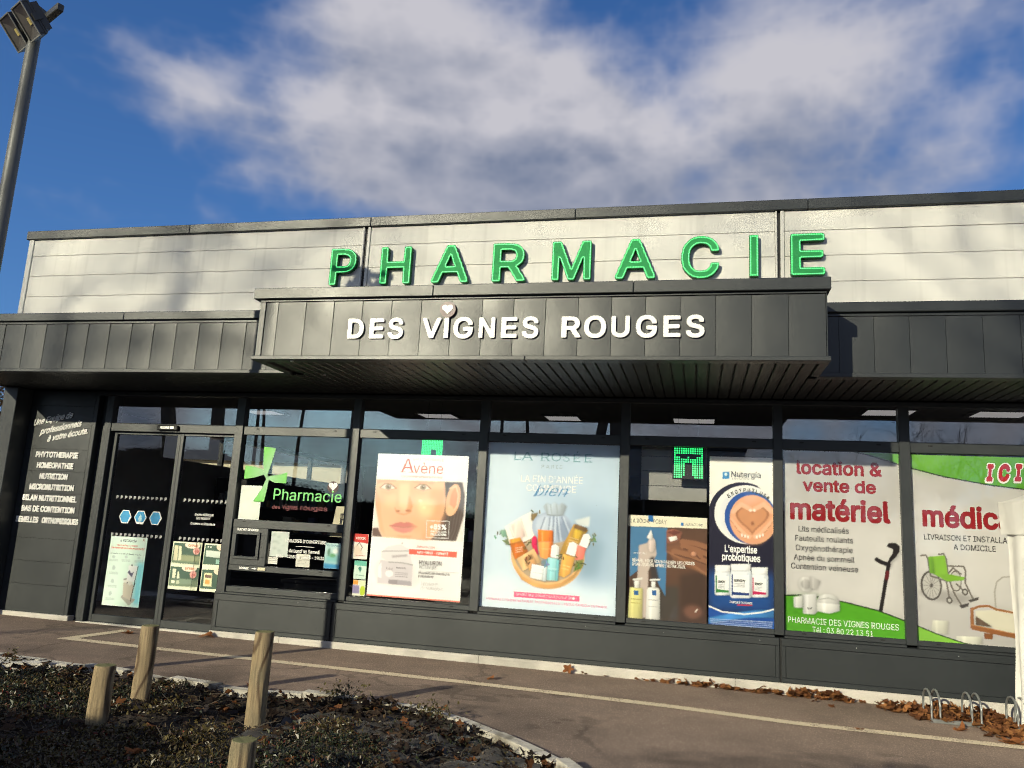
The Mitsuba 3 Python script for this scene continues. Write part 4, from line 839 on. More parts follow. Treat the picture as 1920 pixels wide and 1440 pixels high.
# flat prints, in millimetres from the lower left corner of each sheet: P polygon, E ellipse, L line, T lettering
PRINTS = {
 'face': [-3.8635,0.636,1.172,1.7102,0.045,[253,249,243],[['P',[[7,1391],[1173,1395],[1159,693],[1,698]],[240,232,226],0,1],['P',[[795,1392],[1112,1395],[1153,1234],[1153,1003],[1112,828],[1075,698],[569,692]],[98,84,80],5,1],['P',[[0,801],[79,805],[144,698],[9,701]],[120,96,90],5,1],['P',[[7,1391],[889,1390],[918,1239],[909,1107],[894,990],[864,873],[826,771],[754,698],[491,691],[144,697],[99,776],[53,951],[10,1127],[0,1275]],[244,196,162],4,1],['P',[[709,1303],[902,1311],[910,991],[826,771],[723,699],[631,694],[708,894]],[228,174,132],22,0.75],['P',[[0,1275],[72,1159],[106,953],[174,722],[99,776],[53,951],[7,1126]],[232,180,142],10,0.6],['P',[[311,1347],[438,1352],[459,1087],[401,1026],[318,1081]],[252,216,182],14,0.8],['P',[[448,1219],[506,1089],[482,1000],[418,1012],[436,1086]],[222,165,125],8,0.8],['P',[[7,1391],[292,1391],[246,1367],[71,1350],[16,1328]],[190,150,125],9,0.5],['P',[[450,1390],[764,1391],[736,1356],[515,1367]],[190,150,125],9,0.5],['E',[315,1017],[28,14],0,[196,130,100],4,1],['E',[451,1028],[38,15],0,[196,130,100],4,1],['L',[[272,1057],[301,999],[389,978],[466,1002],[486,1088]],13,[214,154,118],5,0.8],['P',[[224,838],[303,875],[365,889],[405,880],[451,893],[507,882],[580,845],[402,824]],[216,138,130],4,1],['P',[[224,838],[402,827],[580,845],[500,780],[407,757],[303,778]],[228,158,148],5,1],['L',[[224,838],[402,825],[580,845]],8.7,[190,122,112],4,1],['P',[[530,1178],[781,1160],[749,969],[609,977]],[254,220,178],26,0.8],['E',[595,1152],[22,14],0,[255,232,196],5,1],['E',[648,1074],[22,17],0,[255,228,190],5,1],['P',[[484,971],[708,894],[688,749],[529,799]],[240,186,146],24,0.6],['P',[[132,1206],[291,1213],[288,1050],[143,1073]],[252,214,178],24,0.7],['P',[[56,1337],[264,1345],[239,1255],[96,1249]],[234,186,150],20,0.35],['P',[[516,1355],[720,1363],[711,1274],[539,1267]],[234,186,150],20,0.35],['P',[[315,729],[534,734],[490,707],[365,706]],[226,172,136],8,0.7],['P',[[63,1291],[130,1339],[202,1335],[262,1293],[168,1266]],[246,232,218],4,1],['E',[168,1304],[40,36],0,[164,146,122],4,1],['E',[168,1304],[14,14],0,[104,90,78],3,1],['E',[177,1315],[6,6],0,[250,246,240],1,1],['L',[[57,1291],[126,1343],[203,1339],[271,1291]],11.6,[150,118,98],4,1],['L',[[70,1286],[169,1260],[259,1287]],5.8,[200,150,120],3,0.8],['P',[[49,1252],[171,1234],[280,1258],[172,1215]],[232,180,145],10,0.6],['P',[[514,1303],[580,1350],[651,1347],[708,1305],[617,1278]],[246,232,218],4,1],['E',[617,1316],[39,35],0,[164,146,122],4,1],['E',[617,1316],[14,13],0,[104,90,78],3,1],['E',[625,1327],[7,6],0,[250,246,240],1,1],['L',[[508,1303],[576,1354],[652,1350],[718,1302]],11.6,[150,118,98],4,1],['L',[[521,1297],[617,1272],[706,1299]],5.8,[200,150,120],3,0.8],['P',[[500,1264],[619,1247],[727,1270],[621,1228]],[232,180,145],10,0.6],['L',[[905,1382],[970,1110],[945,820],[878,687]],4.3,[132,116,110],3,0.5],['L',[[930,1381],[990,1111],[963,821],[899,688]],4.3,[70,60,58],3,0.5],['L',[[954,1381],[1010,1112],[981,822],[920,690]],4.3,[132,116,110],3,0.5],['L',[[979,1380],[1030,1112],[999,823],[942,691]],4.3,[70,60,58],3,0.5],['L',[[1004,1379],[1050,1113],[1018,824],[963,692]],4.3,[132,116,110],3,0.5],['L',[[1028,1379],[1069,1114],[1036,824],[984,693]],4.3,[70,60,58],3,0.5],['L',[[1053,1378],[1089,1115],[1054,825],[1005,694]],4.3,[132,116,110],3,0.5],['L',[[1078,1378],[1109,1116],[1072,826],[1027,695]],4.3,[70,60,58],3,0.5],['L',[[1102,1377],[1129,1117],[1090,827],[1048,696]],4.3,[132,116,110],3,0.5],['P',[[889,1390],[951,1389],[946,1240],[923,1166],[903,1238]],[84,70,66],6,0.8],['P',[[887,990],[932,992],[871,773],[826,771]],[150,110,92],14,0.6],['E',[1008,1181],[86,192],-8,[238,184,146],3,1],['E',[1022,1199],[52,134],-8,[214,152,116],6,0.8],['L',[[956,1313],[1031,1345],[1071,1245],[1062,1114],[1000,1017]],17.3,[246,200,165],3,1],['E',[974,1052],[49,61],0,[242,194,156],4,1],['L',[[694,920],[977,925],[982,727],[700,724],[694,920]],5.8,[255,252,248],0,1],['T','+85%',739,947,826,60,[255,255,250],0.09,0,0],['T','DENSITÉ CELLULAIRE',748,950,789,20,[255,250,245],0.06,0,0],['T','CELLULAIRE',750,952,753,26,[255,250,245],0.09,0,0],['T','EAU THERMALE',463,858,1640,26,[244,200,185],0,0,0],['T','A',323,474,1493,162,[206,104,84],-0.012,0,0],['T','vène',475,858,1485,125,[206,104,84],-0.012,0,0],['L',[[312,1492],[372,1493]],7.2,[206,104,84],0,1],['L',[[423,1491],[487,1492]],7.2,[206,104,84],0,1],['L',[[322,1449],[857,1447]],4.3,[240,170,150],0,1],['T','LABORATOIRE DERMATOLOGIQUE',324,857,1429,13,[236,160,142],0,0,0],['P',[[115,134],[583,122],[670,192],[592,399],[89,427],[71,281]],[232,226,226],20,0.9],['P',[[139,430],[248,419],[557,389],[563,148],[122,153],[123,313]],[214,208,212],3,1],['P',[[120,342],[155,402],[171,216],[126,227]],[244,242,244],3,1],['P',[[144,524],[217,590],[387,629],[501,573],[554,394],[249,407],[147,452]],[224,220,222],4,1],['L',[[151,529],[284,539],[502,552]],11.6,[168,160,164],3,0.8],['L',[[249,407],[405,410],[557,392]],13,[160,154,158],3,0.9],['P',[[281,488],[475,510],[484,486],[291,460]],[184,176,180],4,1],['P',[[266,201],[383,207],[383,153],[267,154]],[158,150,156],3,1],['P',[[383,207],[559,198],[560,148],[383,151]],[176,170,176],3,1],['E',[268,272],[47,34],0,[252,250,250],5,1],['T','Avène',218,311,315,37,[176,168,172],0,0,0],['T','HYALURON',349,473,338,20,[150,142,148],0.03,0,0],['L',[[345,291],[500,291]],7.2,[160,152,158],1,1],['L',[[347,269],[502,269]],7.2,[160,152,158],1,1],['L',[[348,246],[504,246]],7.2,[160,152,158],1,1],['E',[405,638],[12,13],0,[205,195,198],2,1],['T','INNOVATION',592,822,599,20,[236,150,135],0.02,0,0],['P',[[497,576],[1099,574],[1099,508],[502,516]],[236,112,94],0,1],['T','ANTI-RIDES - FERMETÉ',598,992,530,28,[255,240,235],0.05,0,0],['T','HYALURON',635,917,404,48,[128,120,122],0.03,0,0],['T','ACTIV B3',639,856,356,43,[150,144,146],0,0,0],['L',[[636,328],[1139,334]],4.3,[190,184,184],0,1],['T','PEAU MATURE SENSIBLE ET',637,1038,296,23,[146,140,142],0.05,0,0],['T','EXIGEANTE',636,833,255,24,[146,140,142],0.05,0,0],['T','Innovante et',675,888,165,45,[192,188,188],-0.02,20,0],['T','dermatologique',676,951,120,36,[192,188,188],-0.02,20,0],['P',[[3,18],[1177,16],[1171,-14],[0,-14]],[240,132,112],0,1]]],
 'basket': [-2.4539,0.6152,1.5704,1.9109,0.045,[192,211,229],[['P',[[-109,1870],[560,1888],[468,34],[7,1]],[214,228,240],120,0.8],['P',[[-16,366],[1571,325],[1580,2],[7,1]],[222,235,244],60,0.9],['P',[[929,1263],[1562,1173],[1571,325],[1147,296]],[160,184,206],80,0.8],['P',[[1154,919],[1426,788],[1350,410],[1144,382]],[138,166,186],45,0.75],['T','L',325,406,1706,95,[126,168,184],-0.012,0,0],['T','A',415,547,1706,96,[126,168,184],-0.012,0,0],['T','R',650,750,1706,94,[126,168,184],-0.012,0,0],['T','O',775,883,1706,94,[126,168,184],-0.012,0,0],['T','S',911,987,1705,94,[126,168,184],-0.012,0,0],['T','É',1036,1113,1705,94,[126,168,184],-0.012,0,0],['T','E',1168,1249,1705,94,[126,168,184],-0.012,0,0],['L',[[320,1706],[380,1706]],6.1,[126,168,184],0,1],['L',[[409,1706],[451,1706]],6.1,[126,168,184],0,1],['L',[[510,1706],[553,1706]],6.1,[126,168,184],0,1],['L',[[644,1706],[691,1706]],6.1,[126,168,184],0,1],['L',[[722,1706],[759,1705]],6.1,[126,168,184],0,1],['L',[[1030,1705],[1117,1705]],6.1,[126,168,184],0,1],['L',[[1161,1705],[1255,1705]],6.1,[126,168,184],0,1],['T','P A R I S',659,908,1619,40,[160,176,184],0,0,0],['T',"LA FIN D'ANNÉE",418,1152,1453,78,[255,255,255],0.012,0,0],['T','COMMENCE',490,1077,1347,78,[255,255,255],0.012,0,0],['T','bien',585,985,1296,129,[84,140,188],-0.02,26,0],['L',[[661,1403],[604,1295],[581,1291]],10.7,[78,130,176],0,1],['L',[[926,1323],[987,1337]],9.2,[78,130,176],0,1],['E',[774,627],[431,385],0,[232,190,134],2,1],['E',[769,664],[399,347],0,[186,166,140],4,1],['P',[[385,487],[496,362],[637,299],[789,287],[938,318],[1083,421],[1165,527],[1166,498],[1084,385],[939,285],[791,250],[639,260],[483,328]],[222,170,108],3,1],['E',[304,929],[25,9],77,[110,137,82],1,0.95],['E',[169,839],[25,9],93,[107,106,98],1,0.95],['E',[228,858],[25,9],116,[107,162,92],1,0.95],['E',[271,843],[25,9],56,[72,163,93],1,0.95],['E',[234,815],[25,9],127,[94,150,79],1,0.95],['E',[208,843],[25,9],53,[116,112,110],1,0.95],['E',[143,793],[26,9],122,[82,153,112],1,0.95],['E',[296,794],[25,9],152,[124,140,56],1,0.95],['E',[322,717],[25,9],156,[90,129,62],1,0.95],['E',[304,784],[25,9],32,[104,124,59],1,0.95],['E',[257,751],[25,9],153,[113,142,59],1,0.95],['E',[340,717],[25,8],141,[116,124,86],1,0.95],['E',[323,779],[25,9],38,[102,93,59],1,0.95],['E',[663,1058],[25,9],173,[98,95,70],1,0.95],['E',[643,1015],[25,9],122,[112,105,46],1,0.95],['E',[660,1109],[24,9],99,[119,104,60],1,0.95],['E',[571,1115],[24,9],139,[89,95,61],1,0.95],['E',[606,1044],[24,9],69,[111,81,67],1,0.95],['E',[613,1035],[25,9],86,[104,88,55],1,0.95],['E',[468,777],[24,9],170,[145,103,67],1,0.95],['E',[571,817],[25,8],86,[138,116,52],1,0.95],['E',[606,779],[25,9],104,[124,90,63],1,0.95],['E',[582,809],[24,9],30,[113,110,47],1,0.95],['E',[526,784],[25,9],167,[129,91,50],1,0.95],['E',[620,782],[25,9],96,[106,91,51],1,0.95],['E',[1290,809],[24,9],179,[99,121,93],1,0.95],['E',[1253,823],[24,9],31,[123,86,81],1,0.95],['E',[1252,777],[24,9],74,[105,84,61],1,0.95],['E',[1315,884],[24,8],126,[112,106,68],1,0.95],['E',[1299,774],[23,8],92,[117,111,89],1,0.95],['E',[1288,828],[23,9],0,[123,115,96],1,0.95],['E',[1250,801],[24,9],157,[113,115,84],1,0.95],['E',[1314,834],[24,8],120,[107,121,71],1,0.95],['E',[1114,526],[24,9],154,[95,85,52],1,0.95],['E',[1162,527],[24,9],14,[90,103,57],1,0.95],['E',[1174,535],[24,9],160,[118,91,41],1,0.95],['E',[1135,539],[23,8],87,[90,120,43],1,0.95],['E',[1144,607],[24,9],78,[72,129,50],1,0.95],['E',[1090,525],[23,8],30,[114,95,53],1,0.95],['E',[1095,539],[24,9],160,[114,91,55],1,0.95],['E',[1114,510],[23,9],114,[106,125,50],1,0.95],['E',[761,485],[24,9],92,[107,135,164],1,0.95],['E',[853,558],[24,9],2,[121,109,123],1,0.95],['E',[852,570],[24,9],108,[86,114,127],1,0.95],['E',[836,555],[24,9],144,[118,127,173],1,0.95],['E',[811,523],[24,9],166,[103,109,150],1,0.95],['E',[797,552],[24,9],25,[108,118,122],1,0.95],['E',[804,482],[24,9],149,[101,122,150],1,0.95],['E',[867,554],[24,9],118,[59,94,49],1,0.95],['E',[909,562],[24,9],33,[78,81,43],1,0.95],['E',[988,577],[24,9],8,[76,95,43],1,0.95],['E',[932,611],[24,9],21,[68,77,61],1,0.95],['E',[906,539],[24,9],0,[85,73,55],1,0.95],['E',[888,614],[24,9],72,[74,92,41],1,0.95],['P',[[187,862],[290,897],[306,801],[233,804]],[128,166,146],5,1],['P',[[258,768],[334,802],[355,714],[277,710]],[110,120,84],5,1],['P',[[253,917],[461,1054],[559,1105],[612,817],[477,750],[320,727]],[246,240,234],3,1],['P',[[327,936],[433,1001],[504,826],[399,761]],[240,214,206],4,0.8],['L',[[439,1024],[527,812]],7.7,[220,206,198],2,1],['L',[[313,905],[383,760]],6.1,[220,200,190],2,1],['P',[[560,1082],[645,1101],[603,995],[564,1008]],[130,110,70],5,1],['E',[814,940],[239,180],0,[176,190,210],4,1],['E',[728,956],[107,119],0,[206,216,230],14,0.8],['E',[959,909],[90,118],0,[140,156,182],16,0.8],['P',[[703,1176],[739,1218],[787,1190],[826,1229],[878,1198],[924,1224],[974,1188],[936,1085],[753,1082]],[182,194,206],3,1],['L',[[753,1082],[845,1075],[936,1088]],12.3,[150,162,172],3,1],['L',[[724,1045],[657,834]],15.3,[136,152,178],4,0.9],['L',[[746,1046],[682,835]],12.3,[222,230,240],4,0.8],['L',[[785,1055],[767,781]],15.3,[136,152,178],4,0.9],['L',[[806,1056],[791,782]],12.3,[222,230,240],4,0.8],['L',[[861,1059],[903,788]],15.3,[136,152,178],4,0.9],['L',[[882,1060],[927,790]],12.3,[222,230,240],4,0.8],['L',[[922,1062],[1005,867]],15.3,[136,152,178],4,0.9],['L',[[943,1063],[1030,868]],12.3,[222,230,240],4,0.8],['L',[[830,1065],[827,784]],15.3,[136,152,178],4,0.9],['L',[[852,1066],[852,785]],12.3,[222,230,240],4,0.8],['L',[[733,1195],[750,1091]],13.8,[160,172,180],4,0.8],['L',[[786,1197],[803,1094]],13.8,[160,172,180],4,0.8],['L',[[855,1200],[872,1097]],13.8,[160,172,180],4,0.8],['L',[[916,1203],[932,1100]],13.8,[160,172,180],4,0.8],['P',[[1074,1032],[1253,1085],[1242,967],[1122,976]],[214,220,222],6,1],['P',[[1068,991],[1236,930],[1144,787],[1038,621],[912,643],[950,747]],[184,146,70],3,1],['P',[[1092,960],[1183,928],[1128,815],[1052,840]],[210,176,66],5,1],['P',[[1083,992],[1227,952],[1207,907],[1070,944]],[120,92,60],4,1],['L',[[992,749],[1094,726]],7.7,[222,190,130],1,1],['L',[[1003,779],[1104,755]],7.7,[222,190,130],1,1],['L',[[1014,809],[1115,785]],7.7,[222,190,130],1,1],['L',[[1025,839],[1126,815]],7.7,[222,190,130],1,1],['P',[[322,734],[468,772],[556,637],[398,547],[351,640]],[196,112,42],3,1],['P',[[313,771],[443,808],[468,765],[330,728]],[222,160,60],4,1],['L',[[395,679],[472,698]],7.7,[240,200,170],1,1],['L',[[396,656],[473,675]],7.7,[240,200,170],1,1],['L',[[398,632],[474,651]],7.7,[240,200,170],1,1],['E',[615,761],[36,71],0,[212,36,92],3,1],['P',[[586,727],[647,730],[675,614],[621,626]],[204,36,86],3,1],['P',[[648,905],[825,902],[837,776],[657,766]],[244,138,52],2,1],['P',[[660,766],[837,776],[824,586],[761,572],[687,600]],[248,164,92],2,1],['P',[[792,900],[828,902],[824,594],[790,592]],[214,112,40],5,0.7],['P',[[415,562],[611,687],[705,540],[493,428]],[228,190,140],3,1],['P',[[501,575],[591,624],[641,539],[537,474]],[140,96,54],7,0.8],['P',[[534,533],[623,582],[658,496],[569,432]],[206,160,110],4,1],['P',[[701,557],[805,593],[810,491],[720,471]],[120,140,150],6,1],['P',[[599,510],[783,489],[769,329],[579,360]],[236,239,240],2,1],['P',[[599,510],[783,489],[781,453],[595,473]],[250,250,250],2,1],['P',[[734,486],[783,483],[769,329],[726,335]],[200,208,212],4,1],['P',[[784,599],[918,585],[907,344],[774,341]],[158,212,218],2,1],['P',[[882,583],[918,579],[907,344],[877,345]],[120,184,194],4,1],['P',[[819,732],[859,748],[909,727],[902,591],[809,605]],[250,250,250],2,1],['L',[[796,476],[886,470]],9.2,[210,236,238],1,1],['L',[[797,449],[880,446]],4.6,[110,170,184],1,1],['L',[[616,421],[738,405]],4.6,[160,180,186],1,1],['L',[[695,689],[801,692]],4.6,[255,214,170],1,1],['L',[[701,873],[706,778]],12.3,[255,190,120],4,0.8],['L',[[830,718],[829,616]],9.2,[255,255,255],1,1],['L',[[891,722],[890,605]],9.2,[206,212,218],3,1],['P',[[954,645],[1099,617],[1044,430],[980,383],[913,402]],[224,172,90],2,1],['P',[[1024,777],[1069,788],[1133,754],[1090,627],[987,650]],[250,250,248],2,1],['L',[[959,522],[1035,505]],9.2,[246,214,150],1,1],['L',[[949,485],[1024,472]],9.2,[246,214,150],1,1],['P',[[1118,756],[1223,730],[1184,593],[1097,588]],[236,132,118],2,1],['P',[[1185,879],[1237,887],[1273,845],[1229,726],[1136,754]],[250,250,250],2,1],['P',[[1107,567],[1195,601],[1184,499],[1082,450]],[120,130,70],6,1],['E',[1125,523],[23,7],40,[111,104,43],1,0.95],['E',[1123,564],[22,7],131,[80,97,43],1,0.95],['E',[1165,553],[22,7],22,[104,96,45],1,0.95],['E',[1112,620],[22,7],144,[105,96,46],1,0.95],['E',[1105,486],[22,7],76,[70,125,50],1,0.95],['E',[1136,530],[22,7],74,[70,137,63],1,0.95],['E',[1207,547],[22,7],162,[98,91,51],1,0.95],['E',[1143,499],[23,8],38,[76,132,39],1,0.95],['E',[1183,555],[22,7],3,[73,83,59],1,0.95],['E',[720,517],[22,7],156,[135,135,141],1,0.95],['E',[767,543],[23,7],94,[119,148,217],1,0.95],['E',[788,524],[23,7],133,[123,165,184],1,0.95],['E',[765,516],[23,7],150,[101,135,149],1,0.95],['E',[742,565],[23,8],175,[131,137,156],1,0.95],['E',[752,496],[23,8],62,[94,145,178],1,0.95],['E',[786,517],[22,8],10,[137,124,185],1,0.95],['E',[777,563],[23,7],88,[91,169,159],1,0.95],['E',[564,520],[23,8],60,[87,67,56],1,0.95],['E',[524,551],[23,7],91,[132,91,43],1,0.95],['E',[548,518],[23,7],171,[123,85,57],1,0.95],['E',[523,544],[23,7],122,[86,76,54],1,0.95],['E',[563,601],[23,7],141,[137,87,41],1,0.95],['E',[527,570],[23,8],90,[136,60,37],1,0.95],['E',[572,571],[23,7],62,[86,71,52],1,0.95],['E',[1315,826],[22,7],99,[101,150,69],1,0.95],['E',[1297,844],[23,8],89,[102,131,73],1,0.95],['E',[1274,822],[22,8],143,[141,138,87],1,0.95],['E',[1298,870],[23,7],129,[118,97,72],1,0.95],['E',[1306,865],[23,7],169,[91,132,106],1,0.95],['E',[1268,826],[22,7],20,[110,134,108],1,0.95],['E',[1318,806],[22,7],176,[99,136,116],1,0.95],['E',[937,598],[22,7],140,[106,97,53],1,0.95],['E',[962,597],[22,7],95,[88,78,47],1,0.95],['E',[911,591],[23,7],47,[81,79,62],1,0.95],['E',[930,634],[22,8],0,[72,77,57],1,0.95],['E',[895,623],[22,7],167,[64,123,59],1,0.95],['E',[560,753],[23,8],1,[78,94,36],1,0.95],['E',[512,689],[23,8],115,[122,89,56],1,0.95],['E',[569,770],[23,7],91,[128,103,51],1,0.95],['E',[535,728],[23,7],55,[88,84,52],1,0.95],['E',[497,683],[23,8],127,[125,106,57],1,0.95],['E',[505,751],[23,7],21,[130,86,53],1,0.95],['P',[[401,189],[1163,191],[1164,130],[403,131]],[238,104,142],0,1],['T','OFFREZ DES COSMÉTIQUES COUP DE    !',425,1129,150,26,[252,214,226],0.02,0,0],['E',[1096,160],[15,15],0,[255,250,250],0,1],['T',"FORMULES D'ORIGINE NATURELLE. PACKAGINGS ÉCO-CONÇUS. FABRIQUÉ EN FRANCE",83,1475,79,26,[240,150,176],0,0,0]]],
 'skincare': [-0.7636,0.6088,0.8675,1.134,0.045,[84,64,54],[['P',[[407,1009],[871,1018],[875,-7],[395,-24]],[96,68,54],30,1],['P',[[32,347],[578,384],[584,-10],[0,-15]],[70,66,62],20,0.9],['P',[[577,503],[874,561],[875,-7],[584,-10]],[66,50,44],20,0.8],['P',[[24,1004],[436,1008],[424,262],[347,388],[241,623],[30,448]],[74,124,166],3,1],['P',[[124,799],[237,836],[300,866],[321,709],[233,521],[235,421],[223,18],[41,4],[110,332],[119,575]],[196,182,174],4,1],['E',[264,811],[45,82],0,[206,192,186],3,1],['P',[[205,885],[254,978],[278,900],[263,864]],[226,224,222],2,1],['P',[[242,663],[291,687],[357,429],[276,404]],[64,58,58],8,1],['P',[[424,979],[509,999],[601,967],[572,875],[492,824],[427,836]],[150,96,80],4,1],['P',[[433,959],[510,987],[581,966],[510,926]],[110,62,54],3,1],['P',[[442,902],[531,923],[551,884],[471,855]],[238,230,222],2,1],['P',[[427,836],[572,873],[633,807],[428,745]],[120,82,64],8,1],['P',[[427,796],[633,837],[754,774],[874,661],[875,502],[716,571],[515,639]],[128,88,66],6,1],['L',[[602,862],[738,848],[873,811]],65.6,[150,104,78],4,1],['L',[[603,834],[738,818],[873,782]],10.9,[70,48,40],3,0.9],['L',[[613,816],[743,785],[873,731]],65.6,[150,104,78],4,1],['L',[[613,788],[744,755],[873,703]],10.9,[70,48,40],3,0.9],['L',[[513,750],[684,717],[854,660]],65.6,[150,104,78],4,1],['L',[[513,722],[685,686],[854,632]],10.9,[70,48,40],3,0.9],['L',[[694,770],[744,755],[794,716]],65.6,[150,104,78],4,1],['L',[[694,742],[744,725],[794,688]],10.9,[70,48,40],3,0.9],['E',[724,736],[32,24],0,[190,140,112],3,1],['L',[[436,746],[655,648],[875,522]],17.5,[170,120,90],6,0.7],['E',[721,118],[98,70],0,[120,84,70],16,1],['L',[[750,120],[769,145]],13.1,[220,210,200],2,1],['P',[[-4,1129],[866,1139],[865,1017],[-9,1006]],[232,227,206],0,1],['T','LA ROCHE-POSAY',27,423,1047,45,[60,60,62],0,0,0],['P',[[220,1137],[274,1136],[279,1064],[222,1067]],[40,110,180],0,1],['P',[[441,1201],[515,1200],[516,1122],[442,1123]],[226,222,200],0,1],['P',[[579,1072],[610,1072],[610,1037],[580,1038]],[40,110,180],0,1],['T','LABORATOIRE',614,821,1042,25,[90,90,90],0,0,0],['T','PEAU SENSIBLE',65,209,702,18,[225,225,225],0,0,0],['T','RÉPARE, POUR VOUS CALMER LES CRISES',51,735,616,34,[226,222,216],0.05,0,0],['T',"D'UNE JOURNÉE APRÈS L'AUTRE JOUR.",52,640,573,34,[226,222,216],0.05,0,0],['P',[[37,332],[176,333],[179,3],[8,6]],[208,204,140],3,1],['P',[[80,411],[137,411],[139,334],[82,331]],[220,220,216],2,1],['L',[[72,418],[165,437]],19.7,[220,220,214],1,1],['P',[[78,300],[128,302],[129,254],[80,254]],[50,100,160],0,1],['L',[[48,208],[162,208]],10.9,[170,160,100],1,1],['L',[[49,168],[163,168]],8.8,[190,180,110],1,1],['P',[[221,320],[237,345],[342,348],[363,325],[372,9],[215,6]],[222,222,218],3,1],['P',[[268,411],[316,412],[318,346],[269,345]],[228,228,226],2,1],['L',[[259,427],[360,437]],19.7,[228,228,226],1,1],['P',[[278,316],[326,317],[327,263],[279,264]],[50,100,160],0,1],['L',[[239,211],[344,213]],8.8,[170,170,170],1,1],['L',[[241,142],[346,142]],6.6,[180,180,180],1,1]]],
